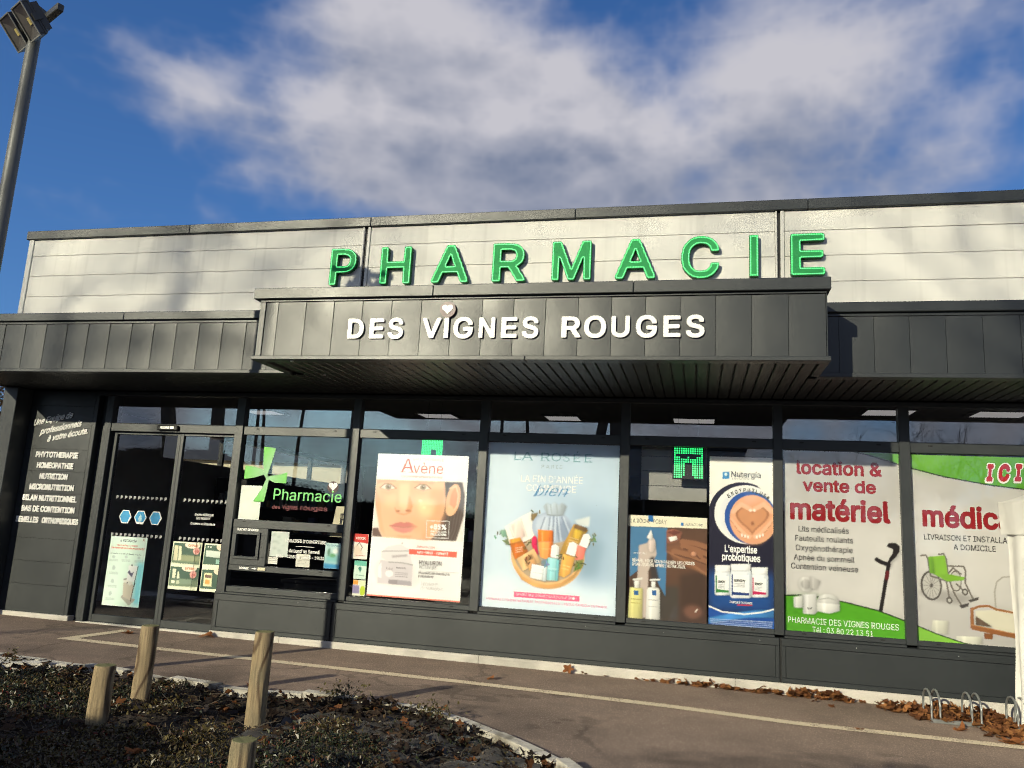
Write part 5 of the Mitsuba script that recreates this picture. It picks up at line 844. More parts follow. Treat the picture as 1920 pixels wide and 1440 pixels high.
 'probiotic': [0.1253,0.6081,0.6758,1.8246,0.045,[236,234,228],[['P',[[-11,1256],[688,1218],[678,-10],[-2,-63]],[14,26,52],0,1],['E',[361,1192],[369,354],0,[14,26,52],0,1],['P',[[417,1611],[691,1621],[689,1378],[534,1493]],[236,234,228],0,1],['E',[396,1194],[342,320],0,[232,232,230],0,1],['E',[396,1180],[292,283],0,[216,220,226],4,0.6],['E',[439,1162],[275,287],0,[44,86,160],0,1],['E',[463,1143],[244,266],0,[226,172,138],2,1],['P',[[298,1220],[397,1325],[533,1331],[669,1237],[667,1017],[532,891],[396,884],[279,997]],[216,160,124],20,0.6],['P',[[459,1219],[460,1225],[465,1241],[477,1263],[498,1283],[526,1298],[558,1301],[590,1291],[616,1270],[632,1241],[636,1207],[625,1173],[603,1139],[574,1107],[541,1076],[510,1048],[485,1021],[469,999],[461,982],[458,974],[458,974],[456,982],[448,998],[431,1019],[407,1042],[376,1068],[343,1095],[313,1125],[291,1157],[281,1191],[284,1225],[301,1256],[327,1279],[360,1292],[392,1292],[420,1280],[441,1261],[453,1240],[458,1225],[459,1219]],[158,104,72],5,0.9],['P',[[459,1207],[460,1212],[464,1226],[474,1244],[492,1262],[516,1274],[544,1277],[572,1269],[594,1251],[608,1226],[611,1197],[602,1167],[583,1138],[558,1111],[529,1085],[503,1060],[482,1038],[468,1018],[460,1004],[458,996],[458,996],[456,1004],[449,1017],[435,1035],[414,1056],[388,1078],[359,1101],[334,1126],[315,1154],[306,1183],[309,1212],[323,1239],[346,1259],[374,1269],[402,1269],[426,1259],[444,1243],[454,1225],[458,1212],[459,1207]],[206,150,112],6,0.9],['E',[459,1103],[11,20],0,[150,98,70],4,1],['L',[[239,1136],[341,1021],[419,941]],28.4,[232,184,152],3,0.8],['L',[[231,1120],[334,1000]],6.6,[180,120,92],2,0.7],['L',[[275,1086],[361,1002],[425,947]],28.4,[232,184,152],3,0.8],['L',[[267,1069],[353,981]],6.6,[180,120,92],2,0.7],['L',[[310,1035],[380,983],[431,953]],28.4,[232,184,152],3,0.8],['L',[[302,1019],[373,962]],6.6,[180,120,92],2,0.7],['L',[[345,985],[400,964],[437,960]],28.4,[232,184,152],3,0.8],['L',[[338,968],[392,943]],6.6,[180,120,92],2,0.7],['L',[[253,1218],[342,1303],[436,1254]],48.1,[234,186,156],4,1],['E',[440,1242],[17,16],0,[246,220,206],1,1],['E',[412,952],[9,18],0,[250,234,226],1,1],['E',[380,961],[10,18],0,[250,234,226],1,1],['E',[349,969],[10,18],0,[250,234,226],1,1],['L',[[676,1157],[575,1033],[497,945]],28.4,[232,184,152],3,0.8],['L',[[683,1142],[582,1013]],6.6,[180,120,92],2,0.7],['L',[[641,1104],[555,1012],[491,951]],28.4,[232,184,152],3,0.8],['L',[[648,1088],[563,992]],6.6,[180,120,92],2,0.7],['L',[[606,1050],[536,991],[485,956]],28.4,[232,184,152],3,0.8],['L',[[613,1035],[543,971]],6.6,[180,120,92],2,0.7],['L',[[571,997],[516,970],[480,962]],28.4,[232,184,152],3,0.8],['L',[[578,981],[524,950]],6.6,[180,120,92],2,0.7],['L',[[663,1237],[576,1313],[482,1256]],48.1,[234,186,156],4,1],['E',[479,1244],[17,16],0,[246,220,206],1,1],['E',[505,957],[9,18],0,[250,234,226],1,1],['E',[536,969],[9,18],0,[250,234,226],1,1],['E',[567,980],[9,18],0,[250,234,226],1,1],['P',[[139,1655],[215,1657],[215,1579],[139,1576]],[66,140,196],0,1],['E',[177,1627],[18,17],0,[200,226,240],2,1],['T','Nutergia',235,550,1600,66,[66,70,82],0.02,0,0],['T','LABORATOIRE',249,427,1575,13,[120,124,132],0,0,0],['T','E',195,223,1372,41,[70,74,66],0.04,0,30],['T','R',233,261,1398,41,[70,74,66],0.04,0,24],['T','G',274,302,1418,41,[70,74,66],0.04,0,17],['T','Y',318,346,1433,41,[70,74,66],0.04,0,10],['T','P',363,391,1441,41,[70,74,66],0.04,0,4],['T','H',409,436,1443,41,[70,74,66],0.04,0,-3],['T','I',454,481,1439,41,[70,74,66],0.04,0,-10],['T','L',497,524,1428,41,[70,74,66],0.04,0,-17],['T','U',538,565,1412,40,[70,74,66],0.04,0,-23],['T','S',575,603,1389,41,[70,74,66],0.04,0,-30],['T','®',609,636,1362,40,[70,74,66],0.04,0,-37],['P',[[-3,563],[679,566],[676,161],[0,160]],[26,84,156],40,0.8],['T',"L'expertise",167,508,781,76,[248,248,250],0.05,0,0],['T','probiotiques',138,540,693,75,[248,248,250],0.05,0,0],['P',[[72,583],[221,592],[233,542],[233,338],[217,322],[77,312],[62,326],[61,531]],[226,230,234],2,1],['P',[[64,630],[228,640],[225,573],[68,563]],[246,247,248],2,1],['P',[[194,540],[233,542],[233,334],[210,329]],[190,198,206],5,1],['P',[[80,517],[209,521],[210,348],[81,343]],[240,241,240],1,1],['P',[[81,379],[210,372],[210,348],[81,343]],[60,130,70],0,1],['L',[[80,517],[81,343]],13.1,[60,130,70],0,1],['T','ERGY',100,174,445,26,[60,64,60],0.06,0,0],['L',[[100,423],[167,426]],5.5,[150,154,158],0,1],['L',[[100,408],[167,410]],5.5,[150,154,158],0,1],['L',[[100,392],[167,394]],5.5,[150,154,158],0,1],['P',[[457,584],[611,593],[622,543],[620,342],[605,325],[460,315],[445,329],[445,532]],[226,230,234],2,1],['P',[[450,630],[619,641],[614,574],[453,564]],[246,247,248],2,1],['P',[[584,541],[622,543],[620,338],[598,332]],[190,198,206],5,1],['P',[[465,518],[599,522],[598,352],[464,346]],[240,241,240],1,1],['P',[[464,381],[598,375],[598,352],[464,346]],[190,40,90],0,1],['L',[[465,518],[464,346]],13.1,[190,40,90],0,1],['T','ERGY',484,564,447,26,[60,64,60],0.06,0,0],['L',[[484,425],[556,428]],5.5,[150,154,158],0,1],['L',[[483,410],[556,413]],5.5,[150,154,158],0,1],['L',[[483,394],[556,397]],5.5,[150,154,158],0,1],['P',[[240,606],[434,617],[446,567],[445,322],[430,305],[245,292],[229,307],[229,554]],[226,230,234],2,1],['P',[[232,652],[442,665],[438,598],[236,586]],[246,247,248],2,1],['P',[[407,565],[446,567],[445,318],[422,312]],[190,198,206],5,1],['P',[[248,539],[422,546],[422,332],[248,324]],[240,241,240],1,1],['P',[[248,359],[422,355],[422,332],[248,324]],[30,60,120],0,1],['L',[[248,539],[248,324]],13.1,[30,60,120],0,1],['T','ERGY',268,388,470,25,[60,64,60],0.06,0,0],['L',[[268,446],[380,452]],5.5,[150,154,158],0,1],['L',[[268,430],[380,436]],5.5,[150,154,158],0,1],['L',[[268,415],[380,420]],5.5,[150,154,158],0,1],['T','FABRIQUÉ EN FRANCE',222,456,241,23,[226,230,238],0.03,0,0],['P',[[299,230],[456,237],[456,226],[299,218]],[200,60,70],0,1],['P',[[-4,189],[144,137],[376,131],[566,168],[680,207],[678,-10],[-2,-63]],[28,80,160],0,1],['P',[[-3,68],[222,128],[490,182],[680,196],[679,119],[414,99],[145,45],[-3,14]],[70,140,206],5,0.9],['L',[[-4,193],[144,141],[376,133],[566,168],[680,207]],15.3,[240,244,248],1,1],['L',[[13,58],[664,71]],6.6,[190,206,230],1,0.8],['L',[[19,39],[660,51]],6.6,[190,206,230],1,0.8],['L',[[24,20],[656,32]],6.6,[190,206,230],1,0.8],['L',[[30,1],[652,13]],6.6,[190,206,230],1,0.8]]],
 'hire': [0.9138,0.5996,1.1733,1.9227,0.045,[184,182,180],[['P',[[-2,1231],[1176,1209],[1170,264],[9,370]],[206,204,202],90,0.9],['L',[[683,1934],[832,1907],[1015,1854],[1175,1802]],13.1,[40,52,30],0,1],['P',[[684,1949],[1187,1953],[1179,1810],[1016,1862],[832,1915]],[96,164,52],0,1],['T','location &',137,1001,1674,144,[140,22,32],0.055,0,0],['T','vente de',198,939,1489,131,[140,22,32],0.055,0,0],['T','matériel',64,1072,1187,221,[140,22,32],0.06,0,0],['T','Lits médicalisés',148,657,1049,61,[66,64,66],0.025,0,0],['T','Fauteuils roulants',113,697,950,60,[66,64,66],0.025,0,0],['T','Oxygénothérapie',117,691,849,60,[66,64,66],0.025,0,0],['T','Apnée du sommeil',97,707,748,60,[66,64,66],0.025,0,0],['T','Contention veineuse',66,741,654,59,[66,64,66],0.025,0,0],['L',[[1141,900],[1110,832],[1069,792],[1044,724]],37.2,[120,118,118],10,0.6],['P',[[1024,941],[1046,975],[1115,979],[1153,947],[1148,891],[1110,832],[1062,782],[1044,733],[1018,750],[1047,819],[1079,868],[1087,911],[1059,922]],[34,30,32],1,1],['L',[[925,796],[968,772],[1039,750]],43.8,[34,30,32],1,1],['L',[[1039,752],[1014,627],[946,270]],37.2,[34,30,32],1,1],['L',[[1024,669],[1015,612]],39.4,[96,26,34],1,1],['P',[[-1,366],[131,378],[298,377],[609,336],[931,273],[1176,191],[1178,-11],[-1,-12]],[82,158,34],0,1],['P',[[-1,366],[298,377],[445,343],[53,182]],[74,146,36],30,0.8],['L',[[-1,367],[131,380],[298,379],[609,338],[931,275],[1177,193]],13.1,[40,56,30],0,1],['E',[218,499],[86,77],0,[196,195,193],4,1],['E',[214,499],[49,46],0,[172,170,168],4,1],['P',[[255,586],[365,536],[321,449],[253,463]],[178,176,174],3,1],['P',[[179,389],[321,407],[329,221],[295,192],[184,192]],[206,206,205],3,1],['P',[[89,356],[187,382],[185,249],[92,251]],[206,207,204],4,1],['E',[435,324],[114,87],0,[196,196,194],3,1],['P',[[323,316],[547,313],[549,247],[442,211],[321,230]],[212,212,210],3,1],['L',[[331,345],[436,371],[536,346]],13.1,[176,176,174],2,1],['T','AVENT',225,277,242,19,[90,90,92],0.05,0,0],['T','PHARMACIE DES VIGNES ROUGES',30,1115,92,61,[240,242,236],0,0,0],['T','Tél : 03 80 22 13 51',273,867,11,56,[240,242,236],0,0,0]]],
 'medical': [2.1967,0.606,1.4233,1.909,0.045,[182,180,178],[['P',[[8,1401],[1059,1446],[999,412],[8,433]],[204,202,200],90,0.9],['P',[[-9,1929],[1954,1968],[1924,1576],[1431,1552],[1067,1583],[757,1614],[323,1685],[-15,1771]],[92,156,48],0,1],['P',[[-9,1929],[422,1932],[235,1721],[-15,1771]],[112,172,66],40,0.8],['L',[[-15,1769],[323,1683],[757,1612],[1067,1581],[1431,1548],[1924,1572]],13.1,[36,46,30],0,1],['T','I',707,815,1655,189,[226,220,214],0.15,14,0],['T','C',825,963,1660,188,[226,220,214],0.15,14,0],['T','I',973,1079,1665,187,[226,220,214],0.15,14,0],['T','I',722,801,1666,166,[172,34,34],0.11,14,0],['T','C',839,950,1671,165,[172,34,34],0.11,14,0],['T','I',987,1066,1676,165,[172,34,34],0.11,14,0],['T','médical',97,1027,1169,213,[140,22,32],0.06,0,0],['T','LIVRAISON ET INSTALLATION',105,1046,1025,58,[60,58,60],0.02,0,0],['T','A DOMICILE',382,773,935,56,[60,58,60],0.02,0,0],['P',[[18,485],[144,413],[403,382],[591,464],[372,509],[130,532]],[150,147,144],16,0.8],['P',[[155,215],[303,217],[289,88],[134,86]],[206,206,192],2,0.7],['P',[[371,75],[605,84],[598,4],[361,12]],[214,214,200],2,0.8],['E',[388,619],[56,105],0,[112,106,100],0,1],['E',[388,619],[45,91],0,[190,188,184],1,1],['E',[155,560],[102,149],0,[88,84,80],1,1],['E',[157,560],[83,129],0,[182,180,176],1,1],['L',[[238,565],[76,555]],4.7,[140,136,132],0,1],['L',[[228,511],[86,609]],4.7,[140,136,132],0,1],['L',[[204,466],[111,655]],4.7,[140,136,132],0,1],['L',[[170,440],[144,681]],4.7,[140,136,132],0,1],['L',[[134,438],[180,683]],4.7,[140,136,132],0,1],['L',[[103,459],[212,661]],4.7,[140,136,132],0,1],['L',[[82,501],[233,619]],4.7,[140,136,132],0,1],['E',[157,560],[15,20],0,[90,86,84],1,1],['L',[[70,856],[115,865],[132,835],[154,654],[302,614]],16.5,[112,106,100],0,1],['L',[[238,878],[286,889],[308,835],[321,615]],16.5,[112,106,100],0,1],['L',[[322,766],[468,770],[484,725],[475,605],[536,460]],16.5,[112,106,100],0,1],['L',[[303,624],[471,651]],16.5,[112,106,100],0,1],['L',[[330,616],[371,489],[431,378]],16.5,[112,106,100],0,1],['L',[[302,604],[322,426]],16.5,[112,106,100],0,1],['L',[[394,590],[469,515]],16.5,[112,106,100],0,1],['L',[[315,685],[368,748],[440,693]],16.5,[112,106,100],0,1],['P',[[139,848],[295,873],[317,685],[308,624],[147,690]],[128,180,54],1,1],['P',[[139,848],[181,854],[192,677],[147,690]],[96,146,40],4,0.7],['P',[[210,662],[315,685],[476,663],[459,630],[313,608]],[122,172,52],1,1],['E',[320,422],[30,35],0,[96,92,88],0,1],['E',[320,422],[15,17],0,[180,178,174],0,1],['E',[469,515],[29,36],0,[96,92,88],0,1],['E',[469,515],[15,18],0,[180,178,174],0,1],['P',[[407,376],[501,411],[492,374],[430,350]],[70,66,64],1,1],['P',[[495,438],[596,474],[587,444],[512,415]],[70,66,64],1,1],['L',[[744,377],[741,534],[765,634],[822,685],[968,706]],14.2,[166,162,156],1,1],['P',[[558,334],[732,360],[948,363],[1194,313],[1181,102],[828,131],[704,179],[554,265]],[206,202,186],2,1],['P',[[555,285],[705,189],[551,197]],[92,74,60],2,1],['P',[[509,360],[539,370],[536,156],[503,160]],[140,88,48],0,1],['L',[[523,345],[587,381],[679,392],[750,362],[947,337],[1193,294]],21.3,[150,98,54],0,1],['P',[[514,200],[829,150],[1181,102],[1178,60],[826,102],[512,149]],[142,90,50],0,1],['L',[[514,196],[829,148],[1181,100]],9.4,[178,128,80],0,1],['P',[[622,126],[705,121],[698,68],[626,68]],[128,80,44],0,1],['L',[[-9,152],[186,80],[423,13],[675,-36]],14.2,[40,56,30],0,1],['P',[[-9,148],[186,76],[423,9],[675,-41],[670,-132],[-19,-113]],[128,184,66],0,1]]],
 'door': [-7.5533,0.2616,0.556,0.8845,0.068,[206,228,214],[['P',[[455,576],[576,571],[572,12],[449,36]],[120,208,220],26,0.95],['P',[[-17,881],[215,888],[186,6],[-4,4]],[216,234,222],40,0.7],['T','MEDADOM',186,395,819,32,[120,132,134],0.04,0,0],['E',[162,827],[12,15],0,[150,160,160],1,1],['T','X',490,517,842,23,[190,90,80],0.08,0,0],['T','Téléconsultez un médecin',101,424,763,20,[226,130,112],0.03,0,0],['T','dès maintenant dans votre pharmacie 7j/7',25,533,729,21,[226,130,112],0.05,0,0],['T','sans rendez-vous, en toute simplicité et sécurité',30,494,657,15,[130,146,140],0.03,0,0],['E',[82,618],[25,19],0,[184,202,194],1,1],['L',[[20,583],[149,586]],7.4,[160,178,170],2,0.8],['L',[[23,565],[152,568]],7.4,[160,178,170],2,0.8],['E',[272,624],[24,18],0,[184,202,194],1,1],['L',[[210,588],[338,591]],7.4,[160,178,170],2,0.8],['L',[[213,570],[341,573]],7.4,[160,178,170],2,0.8],['E',[467,624],[24,18],0,[184,202,194],1,1],['L',[[406,588],[533,591]],7.4,[160,178,170],2,0.8],['L',[[409,570],[536,574]],7.4,[160,178,170],2,0.8],['E',[106,479],[24,30],0,[184,202,194],1,1],['L',[[48,419],[177,422]],7.4,[160,178,170],2,0.8],['L',[[51,401],[180,404]],7.4,[160,178,170],2,0.8],['E',[114,310],[24,29],0,[184,202,194],1,1],['L',[[56,249],[185,253]],7.4,[160,178,170],2,0.8],['L',[[59,231],[188,235]],7.4,[160,178,170],2,0.8],['E',[107,151],[24,29],0,[184,202,194],1,1],['L',[[49,91],[177,95]],7.4,[160,178,170],2,0.8],['L',[[52,73],[180,78]],7.4,[160,178,170],2,0.8],['P',[[264,118],[309,155],[495,97],[409,16]],[176,174,160],2,1],['P',[[283,294],[327,330],[448,271],[431,80],[300,126]],[196,190,172],2,1],['P',[[267,326],[321,364],[432,303],[384,267]],[214,214,202],2,1],['P',[[332,523],[464,517],[441,315],[327,330]],[226,230,226],2,1],['L',[[470,518],[447,293],[424,75]],9.4,[48,48,50],1,1],['E',[376,523],[12,11],0,[60,60,64],1,1],['P',[[324,432],[346,461],[386,424],[415,449],[401,369],[370,395]],[96,96,120],2,1],['E',[338,303],[11,10],0,[50,50,54],1,1],['P',[[277,350],[328,364],[325,341],[286,333]],[140,140,136],2,1],['L',[[446,259],[458,305]],9.4,[40,40,42],1,1]]],
 'leaflet1': [-6.5983,0.5317,0.4144,0.5973,0.06,[228,232,204],[['P',[[15,578],[401,574],[398,321],[6,330]],[72,98,84],0,1],['P',[[14,409],[399,404],[398,321],[6,330]],[128,142,116],12,0.8],['E',[284,559],[103,43],0,[240,226,206],1,1],['T','OFFRE',224,353,540,29,[200,130,90],0.06,0,0],['E',[343,490],[46,46],0,[226,170,160],1,1],['T','-20%',312,379,473,25,[200,90,90],0.06,0,0],['P',[[8,278],[416,281],[409,45],[8,41]],[72,98,84],0,1],['P',[[6,118],[412,128],[409,45],[8,41]],[128,142,116],12,0.8],['E',[276,271],[102,42],0,[240,226,206],1,1],['T','OFFRE',217,345,252,29,[200,130,90],0.06,0,0],['E',[336,195],[46,46],0,[226,170,160],1,1],['T','-20%',305,371,178,25,[200,90,90],0.06,0,0],['P',[[26,548],[86,547],[94,358],[31,360]],[206,202,168],1,1],['P',[[95,543],[135,541],[155,367],[107,359]],[214,212,180],1,1],['P',[[142,433],[409,427],[399,359],[147,355]],[150,158,124],5,1],['P',[[42,253],[97,252],[94,135],[48,138]],[214,214,190],1,1],['P',[[121,220],[139,227],[159,139],[117,131]],[222,222,196],1,1],['P',[[46,110],[99,108],[97,74],[45,73]],[226,226,204],1,1],['P',[[117,114],[163,114],[163,68],[118,67]],[190,196,170],1,1],['P',[[160,134],[334,134],[336,79],[170,66]],[128,148,126],3,1]]],
 'leaflet2': [-6.139,0.5315,0.2793,0.5958,0.06,[228,232,204],[['P',[[13,578],[275,574],[272,333],[6,333]],[72,98,84],0,1],['P',[[10,270],[272,275],[281,38],[8,33]],[72,98,84],0,1],['E',[241,559],[66,47],0,[236,214,190],1,1],['E',[239,259],[65,45],0,[236,214,190],1,1],['P',[[34,510],[234,504],[238,422],[39,432]],[206,216,204],2,1],['P',[[184,402],[268,401],[269,352],[186,347]],[150,190,176],1,1],['P',[[49,231],[156,229],[166,66],[49,66]],[226,220,176],1,1],['P',[[60,207],[149,205],[152,169],[60,170]],[120,96,84],1,1],['P',[[72,147],[136,146],[137,91],[73,94]],[220,160,84],3,1],['E',[60,554],[11,10],0,[228,236,220],1,1],['E',[97,551],[10,10],0,[228,236,220],1,1]]],
 'white_sheet': [-5.7082,1.4558,0.2991,0.429,0.05,[228,233,224],[]],
 'faded_notice': [-5.2086,1.0203,0.2454,0.3082,0.05,[206,214,208],[['P',[[18,277],[68,277],[64,254],[13,254]],[176,188,182],8,0.8],['P',[[86,253],[136,253],[124,229],[81,229]],[176,188,182],8,0.8],['P',[[153,228],[203,228],[70,198],[149,205]],[176,188,182],8,0.8],['P',[[28,193],[78,194],[131,173],[23,170]],[176,188,182],8,0.8],['P',[[95,169],[146,169],[77,142],[91,146]],[176,188,182],8,0.8],['P',[[163,145],[213,145],[137,118],[158,122]],[176,188,182],8,0.8],['P',[[38,110],[88,110],[84,87],[33,87]],[176,188,182],8,0.8],['P',[[105,86],[155,86],[144,62],[101,62]],[176,188,182],8,0.8],['P',[[172,61],[222,62],[90,31],[168,38]],[176,188,182],8,0.8]]],
 'small_label': [-5.2197,0.9274,0.1288,0.0821,0.05,[236,234,224],[['L',[[8,63],[118,63]],6.1,[170,170,164],0,1],['L',[[11,42],[121,42]],6.1,[170,170,164],0,1],['L',[[13,20],[123,21]],6.1,[170,170,164],0,1]]],
 'beach_card': [-4.4609,0.919,0.2171,0.3062,0.05,[190,220,218],[['P',[[-6,66],[220,54],[219,2],[-1,-9]],[64,150,200],8,1],['P',[[17,154],[202,165],[204,78],[12,67]],[132,196,196],14,0.9],['E',[54,194],[20,49],0,[96,140,120],8,1],['E',[106,159],[42,25],0,[110,170,120],8,1],['E',[143,211],[41,30],0,[228,236,232],8,1],['T','PROTECTION',20,192,265,20,[120,170,180],0.03,0,0]]],
 'door_notice': [-4.8417,0.9143,0.1873,0.1567,0.055,[226,224,212],[['L',[[16,126],[165,130]],6.1,[176,176,168],0,1],['L',[[19,104],[168,108]],6.1,[176,176,168],0,1],['L',[[21,81],[170,85]],6.1,[176,176,168],0,1],['L',[[24,59],[172,63]],6.1,[176,176,168],0,1],['L',[[26,37],[175,41]],6.1,[176,176,168],0,1]]],
 'red_card': [-4.1,1.0553,0.1993,0.3007,0.05,[236,230,222],[['P',[[-5,303],[194,299],[199,189],[-5,207]],[206,60,54],0,1],['L',[[40,136],[83,197],[128,141],[111,96]],10.1,[120,104,96],1,1],['P',[[7,149],[85,168],[144,55],[35,26]],[224,206,190],8,1],['T','VACCIN',31,159,235,29,[240,220,216],0.06,0,0],['L',[[49,42],[161,41]],8.7,[190,120,110],0,1]]],
 'mint_card': [-4.0572,0.8192,0.1615,0.2168,0.05,[210,232,220],[['P',[[-1,218],[159,216],[162,157],[-2,161]],[110,190,170],0,1],['P',[[52,131],[76,150],[103,131],[83,75]],[64,130,120],1,1],['L',[[28,47],[140,44]],8.7,[150,190,176],0,1]]],
 'bright_card': [-4.0542,0.6241,0.1628,0.1838,0.05,[232,232,216],[['P',[[-7,181],[66,183],[65,129],[-6,132]],[230,160,70],2,1],['P',[[-8,125],[85,124],[91,24],[-2,24]],[150,140,180],3,1],['E',[130,62],[35,60],0,[190,210,60],2,1],['P',[[79,181],[162,183],[161,121],[88,121]],[220,228,190],3,1]]],
}
def sheet(key, name, cell=.006, bend=0.0):
    """A printed sheet: the picture as colours of a fine grid, the lettering as crisp shapes on it."""
    x0, z0, w, h, y, bg, ops = PRINTS[name]
    px = .0025; nx, ny = max(8, int(w / px)), max(8, int(h / px))
    X_, Z_ = (np.arange(nx) + .5) * w / nx, (np.arange(ny) + .5) * h / ny
    img = np.empty((ny, nx, 3)); img[:] = lin(bg); texts = []
    for o in ops:
        if o[0] == 'T': texts.append(o); continue
        if o[0] == 'P': shp = Polygon(np.array(o[1]) / 1000); col, blur, al = o[2:]
        elif o[0] == 'L': shp = LineString(np.array(o[1]) / 1000).buffer(o[2] / 2000); col, blur, al = o[3:]
        else:
            shp = saff.rotate(saff.scale(Point(o[1][0] / 1000, o[1][1] / 1000).buffer(1, 24), o[2][0] / 1000, o[2][1] / 1000), o[3]); col, blur, al = o[4:]
        shp = shp.buffer(0)
        if shp.is_empty: continue
        s = (blur * 2.2 / 1000 + .0016) / px * .5; m_ = 3 * s * px + px
        a, b, c, d = shp.bounds; i0, i1 = max(0, int((a - m_) / w * nx)), min(nx, int((c + m_) / w * nx) + 1); j0, j1 = max(0, int((b - m_) / h * ny)), min(ny, int((d + m_) / h * ny) + 1)
        if i1 <= i0 or j1 <= j0: continue
        e = int(3 * s) + 1; gx_, gy_ = np.meshgrid((np.arange(i0 - e, i1 + e) + .5) * w / nx, (np.arange(j0 - e, j1 + e) + .5) * h / ny)
        k = gaussian_filter(shapely.contains_xy(shp, gx_, gy_).astype(float), s)[e:-e, e:-e, None] * al
        cl_ = lin(col)
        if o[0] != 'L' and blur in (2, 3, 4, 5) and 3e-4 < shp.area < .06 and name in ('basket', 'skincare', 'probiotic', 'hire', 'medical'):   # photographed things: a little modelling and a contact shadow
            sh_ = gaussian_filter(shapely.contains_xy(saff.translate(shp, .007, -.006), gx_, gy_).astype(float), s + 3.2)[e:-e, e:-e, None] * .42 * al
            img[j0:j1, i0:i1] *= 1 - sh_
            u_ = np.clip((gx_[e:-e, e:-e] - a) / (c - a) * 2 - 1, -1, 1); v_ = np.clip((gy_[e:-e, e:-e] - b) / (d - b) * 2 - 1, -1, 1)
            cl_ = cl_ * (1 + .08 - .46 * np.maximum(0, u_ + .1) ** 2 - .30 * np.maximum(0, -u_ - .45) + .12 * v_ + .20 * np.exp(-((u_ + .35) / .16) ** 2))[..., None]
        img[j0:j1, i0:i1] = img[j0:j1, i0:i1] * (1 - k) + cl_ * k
    img *= 1 + .03 * (meshkit.fbm(np.stack([*np.meshgrid(X_ * 9, Z_ * 9), np.zeros((ny, nx))], -1), 3, 4)[..., None] - .5)
    img = np.clip(img * 1.0, .012, .86)
    gx_, gz_ = np.linspace(0, w, max(3, int(w / cell))), np.linspace(0, h, max(3, int(h / cell)))
    sm = gaussian_filter(img, (cell / px * .3, cell / px * .3, 0))
    c = sm[np.clip((gz_ / h * ny).astype(int), 0, ny - 1)][:, np.clip((gx_ / w * nx).astype(int), 0, nx - 1)]
    GX, GZ = np.meshgrid(gx_, gz_); n = len(gx_)
    def bow(u): return bend * np.sin(u / w * np.pi * 1.4 + .3)
    v = np.stack([GX, GZ, bow(GX)], -1).reshape(-1, 3); i, j = np.meshgrid(np.arange(len(gz_) - 1), np.arange(n - 1), indexing='ij'); a = i * n + j
    f = np.concatenate([np.stack([a, a + 1, a + n + 1], -1).reshape(-1, 3), np.stack([a, a + n + 1, a + n], -1).reshape(-1, 3)])
    M_, C_ = [(v, f)], [c.reshape(-1, 3)]
    for ti, (_, t, u0, u1, b0, cap, col, wt, sh, rot) in enumerate(texts):
        g = line(t, u0 / 1000, u1 / 1000, b0 / 1000, cap / 1000, wt, sh)
        if rot: g = saff.rotate(g, rot)
        g = g.intersection(shapely.box(0.001, .001, w - .001, h - .001)).buffer(0)
        if g.is_empty: continue
        m = flat(g, .0008 + .0003 * ti); vv = m[0].copy(); vv[:, 2] += bow(vv[:, 0]); M_.append((vv, m[1])); C_.append(np.tile(np.clip(lin(col), .01, .86), (len(vv), 1)))
    m = move(join(M_), FACE, (x0, y, z0))
    put(key, m, 'mat_print', color=np.vstack(C_))


def at(name): return PRINTS[name][:4]


for n_, lab, cat, g_ in (('face', 'large washed out poster of a woman\'s face above a face cream jar', 'poster', 'p'), ('basket', 'pale blue poster of a basket filled with small cosmetics bottles', 'poster', 'p'), ('skincare', 'dark poster with two pump bottles and clasped hands, in the lower half of the window', 'poster', 'p'),
                         ('probiotic', 'tall narrow navy and white poster with heart shaped hands and three white jars', 'poster', 'p'), ('hire', 'grey and green poster reading location & vente de matériel with a black crutch', 'poster', 'p'), ('medical', 'grey and green poster with a green wheelchair and a brown care bed', 'poster', 'p'),
                         ('door', 'pale green poster of a consultation kiosk on the left sliding door leaf', 'poster', 'd')):
    sheet(thing('window_poster', lab, cat, 'posters in the shop windows'), n_, .006 if n_ != 'door' else .005)
sheet(thing('leaflet', 'pair of green and cream product leaflets, left of the two on the right door leaf', 'leaflet', 'leaflets on the right door leaf'), 'leaflet1', .004, .012)
sheet(thing('leaflet', 'cream leaflet with dark green panels touching the right door frame', 'leaflet', 'leaflets on the right door leaf'), 'leaflet2', .004, .010)
for n_, nm, lab, cat in (('white_sheet', 'paper_sheet', 'blank white sheet behind the glass under the green pinwheel cross', 'sheet of paper'), ('faded_notice', 'notice', 'faded grey notice behind the glass right of the night hatch', 'notice'), ('small_label', 'notice', 'small white label at the lower left corner of the opening hours pane', 'label'),
                         ('beach_card', 'display_card', 'blue green beach card at the right end of the opening hours pane', 'card'), ('door_notice', 'notice', 'plain cream paper below the opening hours lettering', 'notice'), ('red_card', 'display_card', 'red topped card beside the face poster, uppermost of three', 'card'),
                         ('mint_card', 'display_card', 'mint green card beside the face poster, middle one of three', 'card'), ('bright_card', 'display_card', 'orange, violet and lime card beside the face poster, lowest of three', 'card')):
    sheet(thing(nm, lab, cat, 'small cards and papers behind the glass'), n_, .004)

# --- lettering and emblem stuck on the hatch window
wl = thing('window_lettering', 'green pinwheel cross and lettering Pharmacie des vignes rouges on the glass', 'lettering')
YG = GY - .003


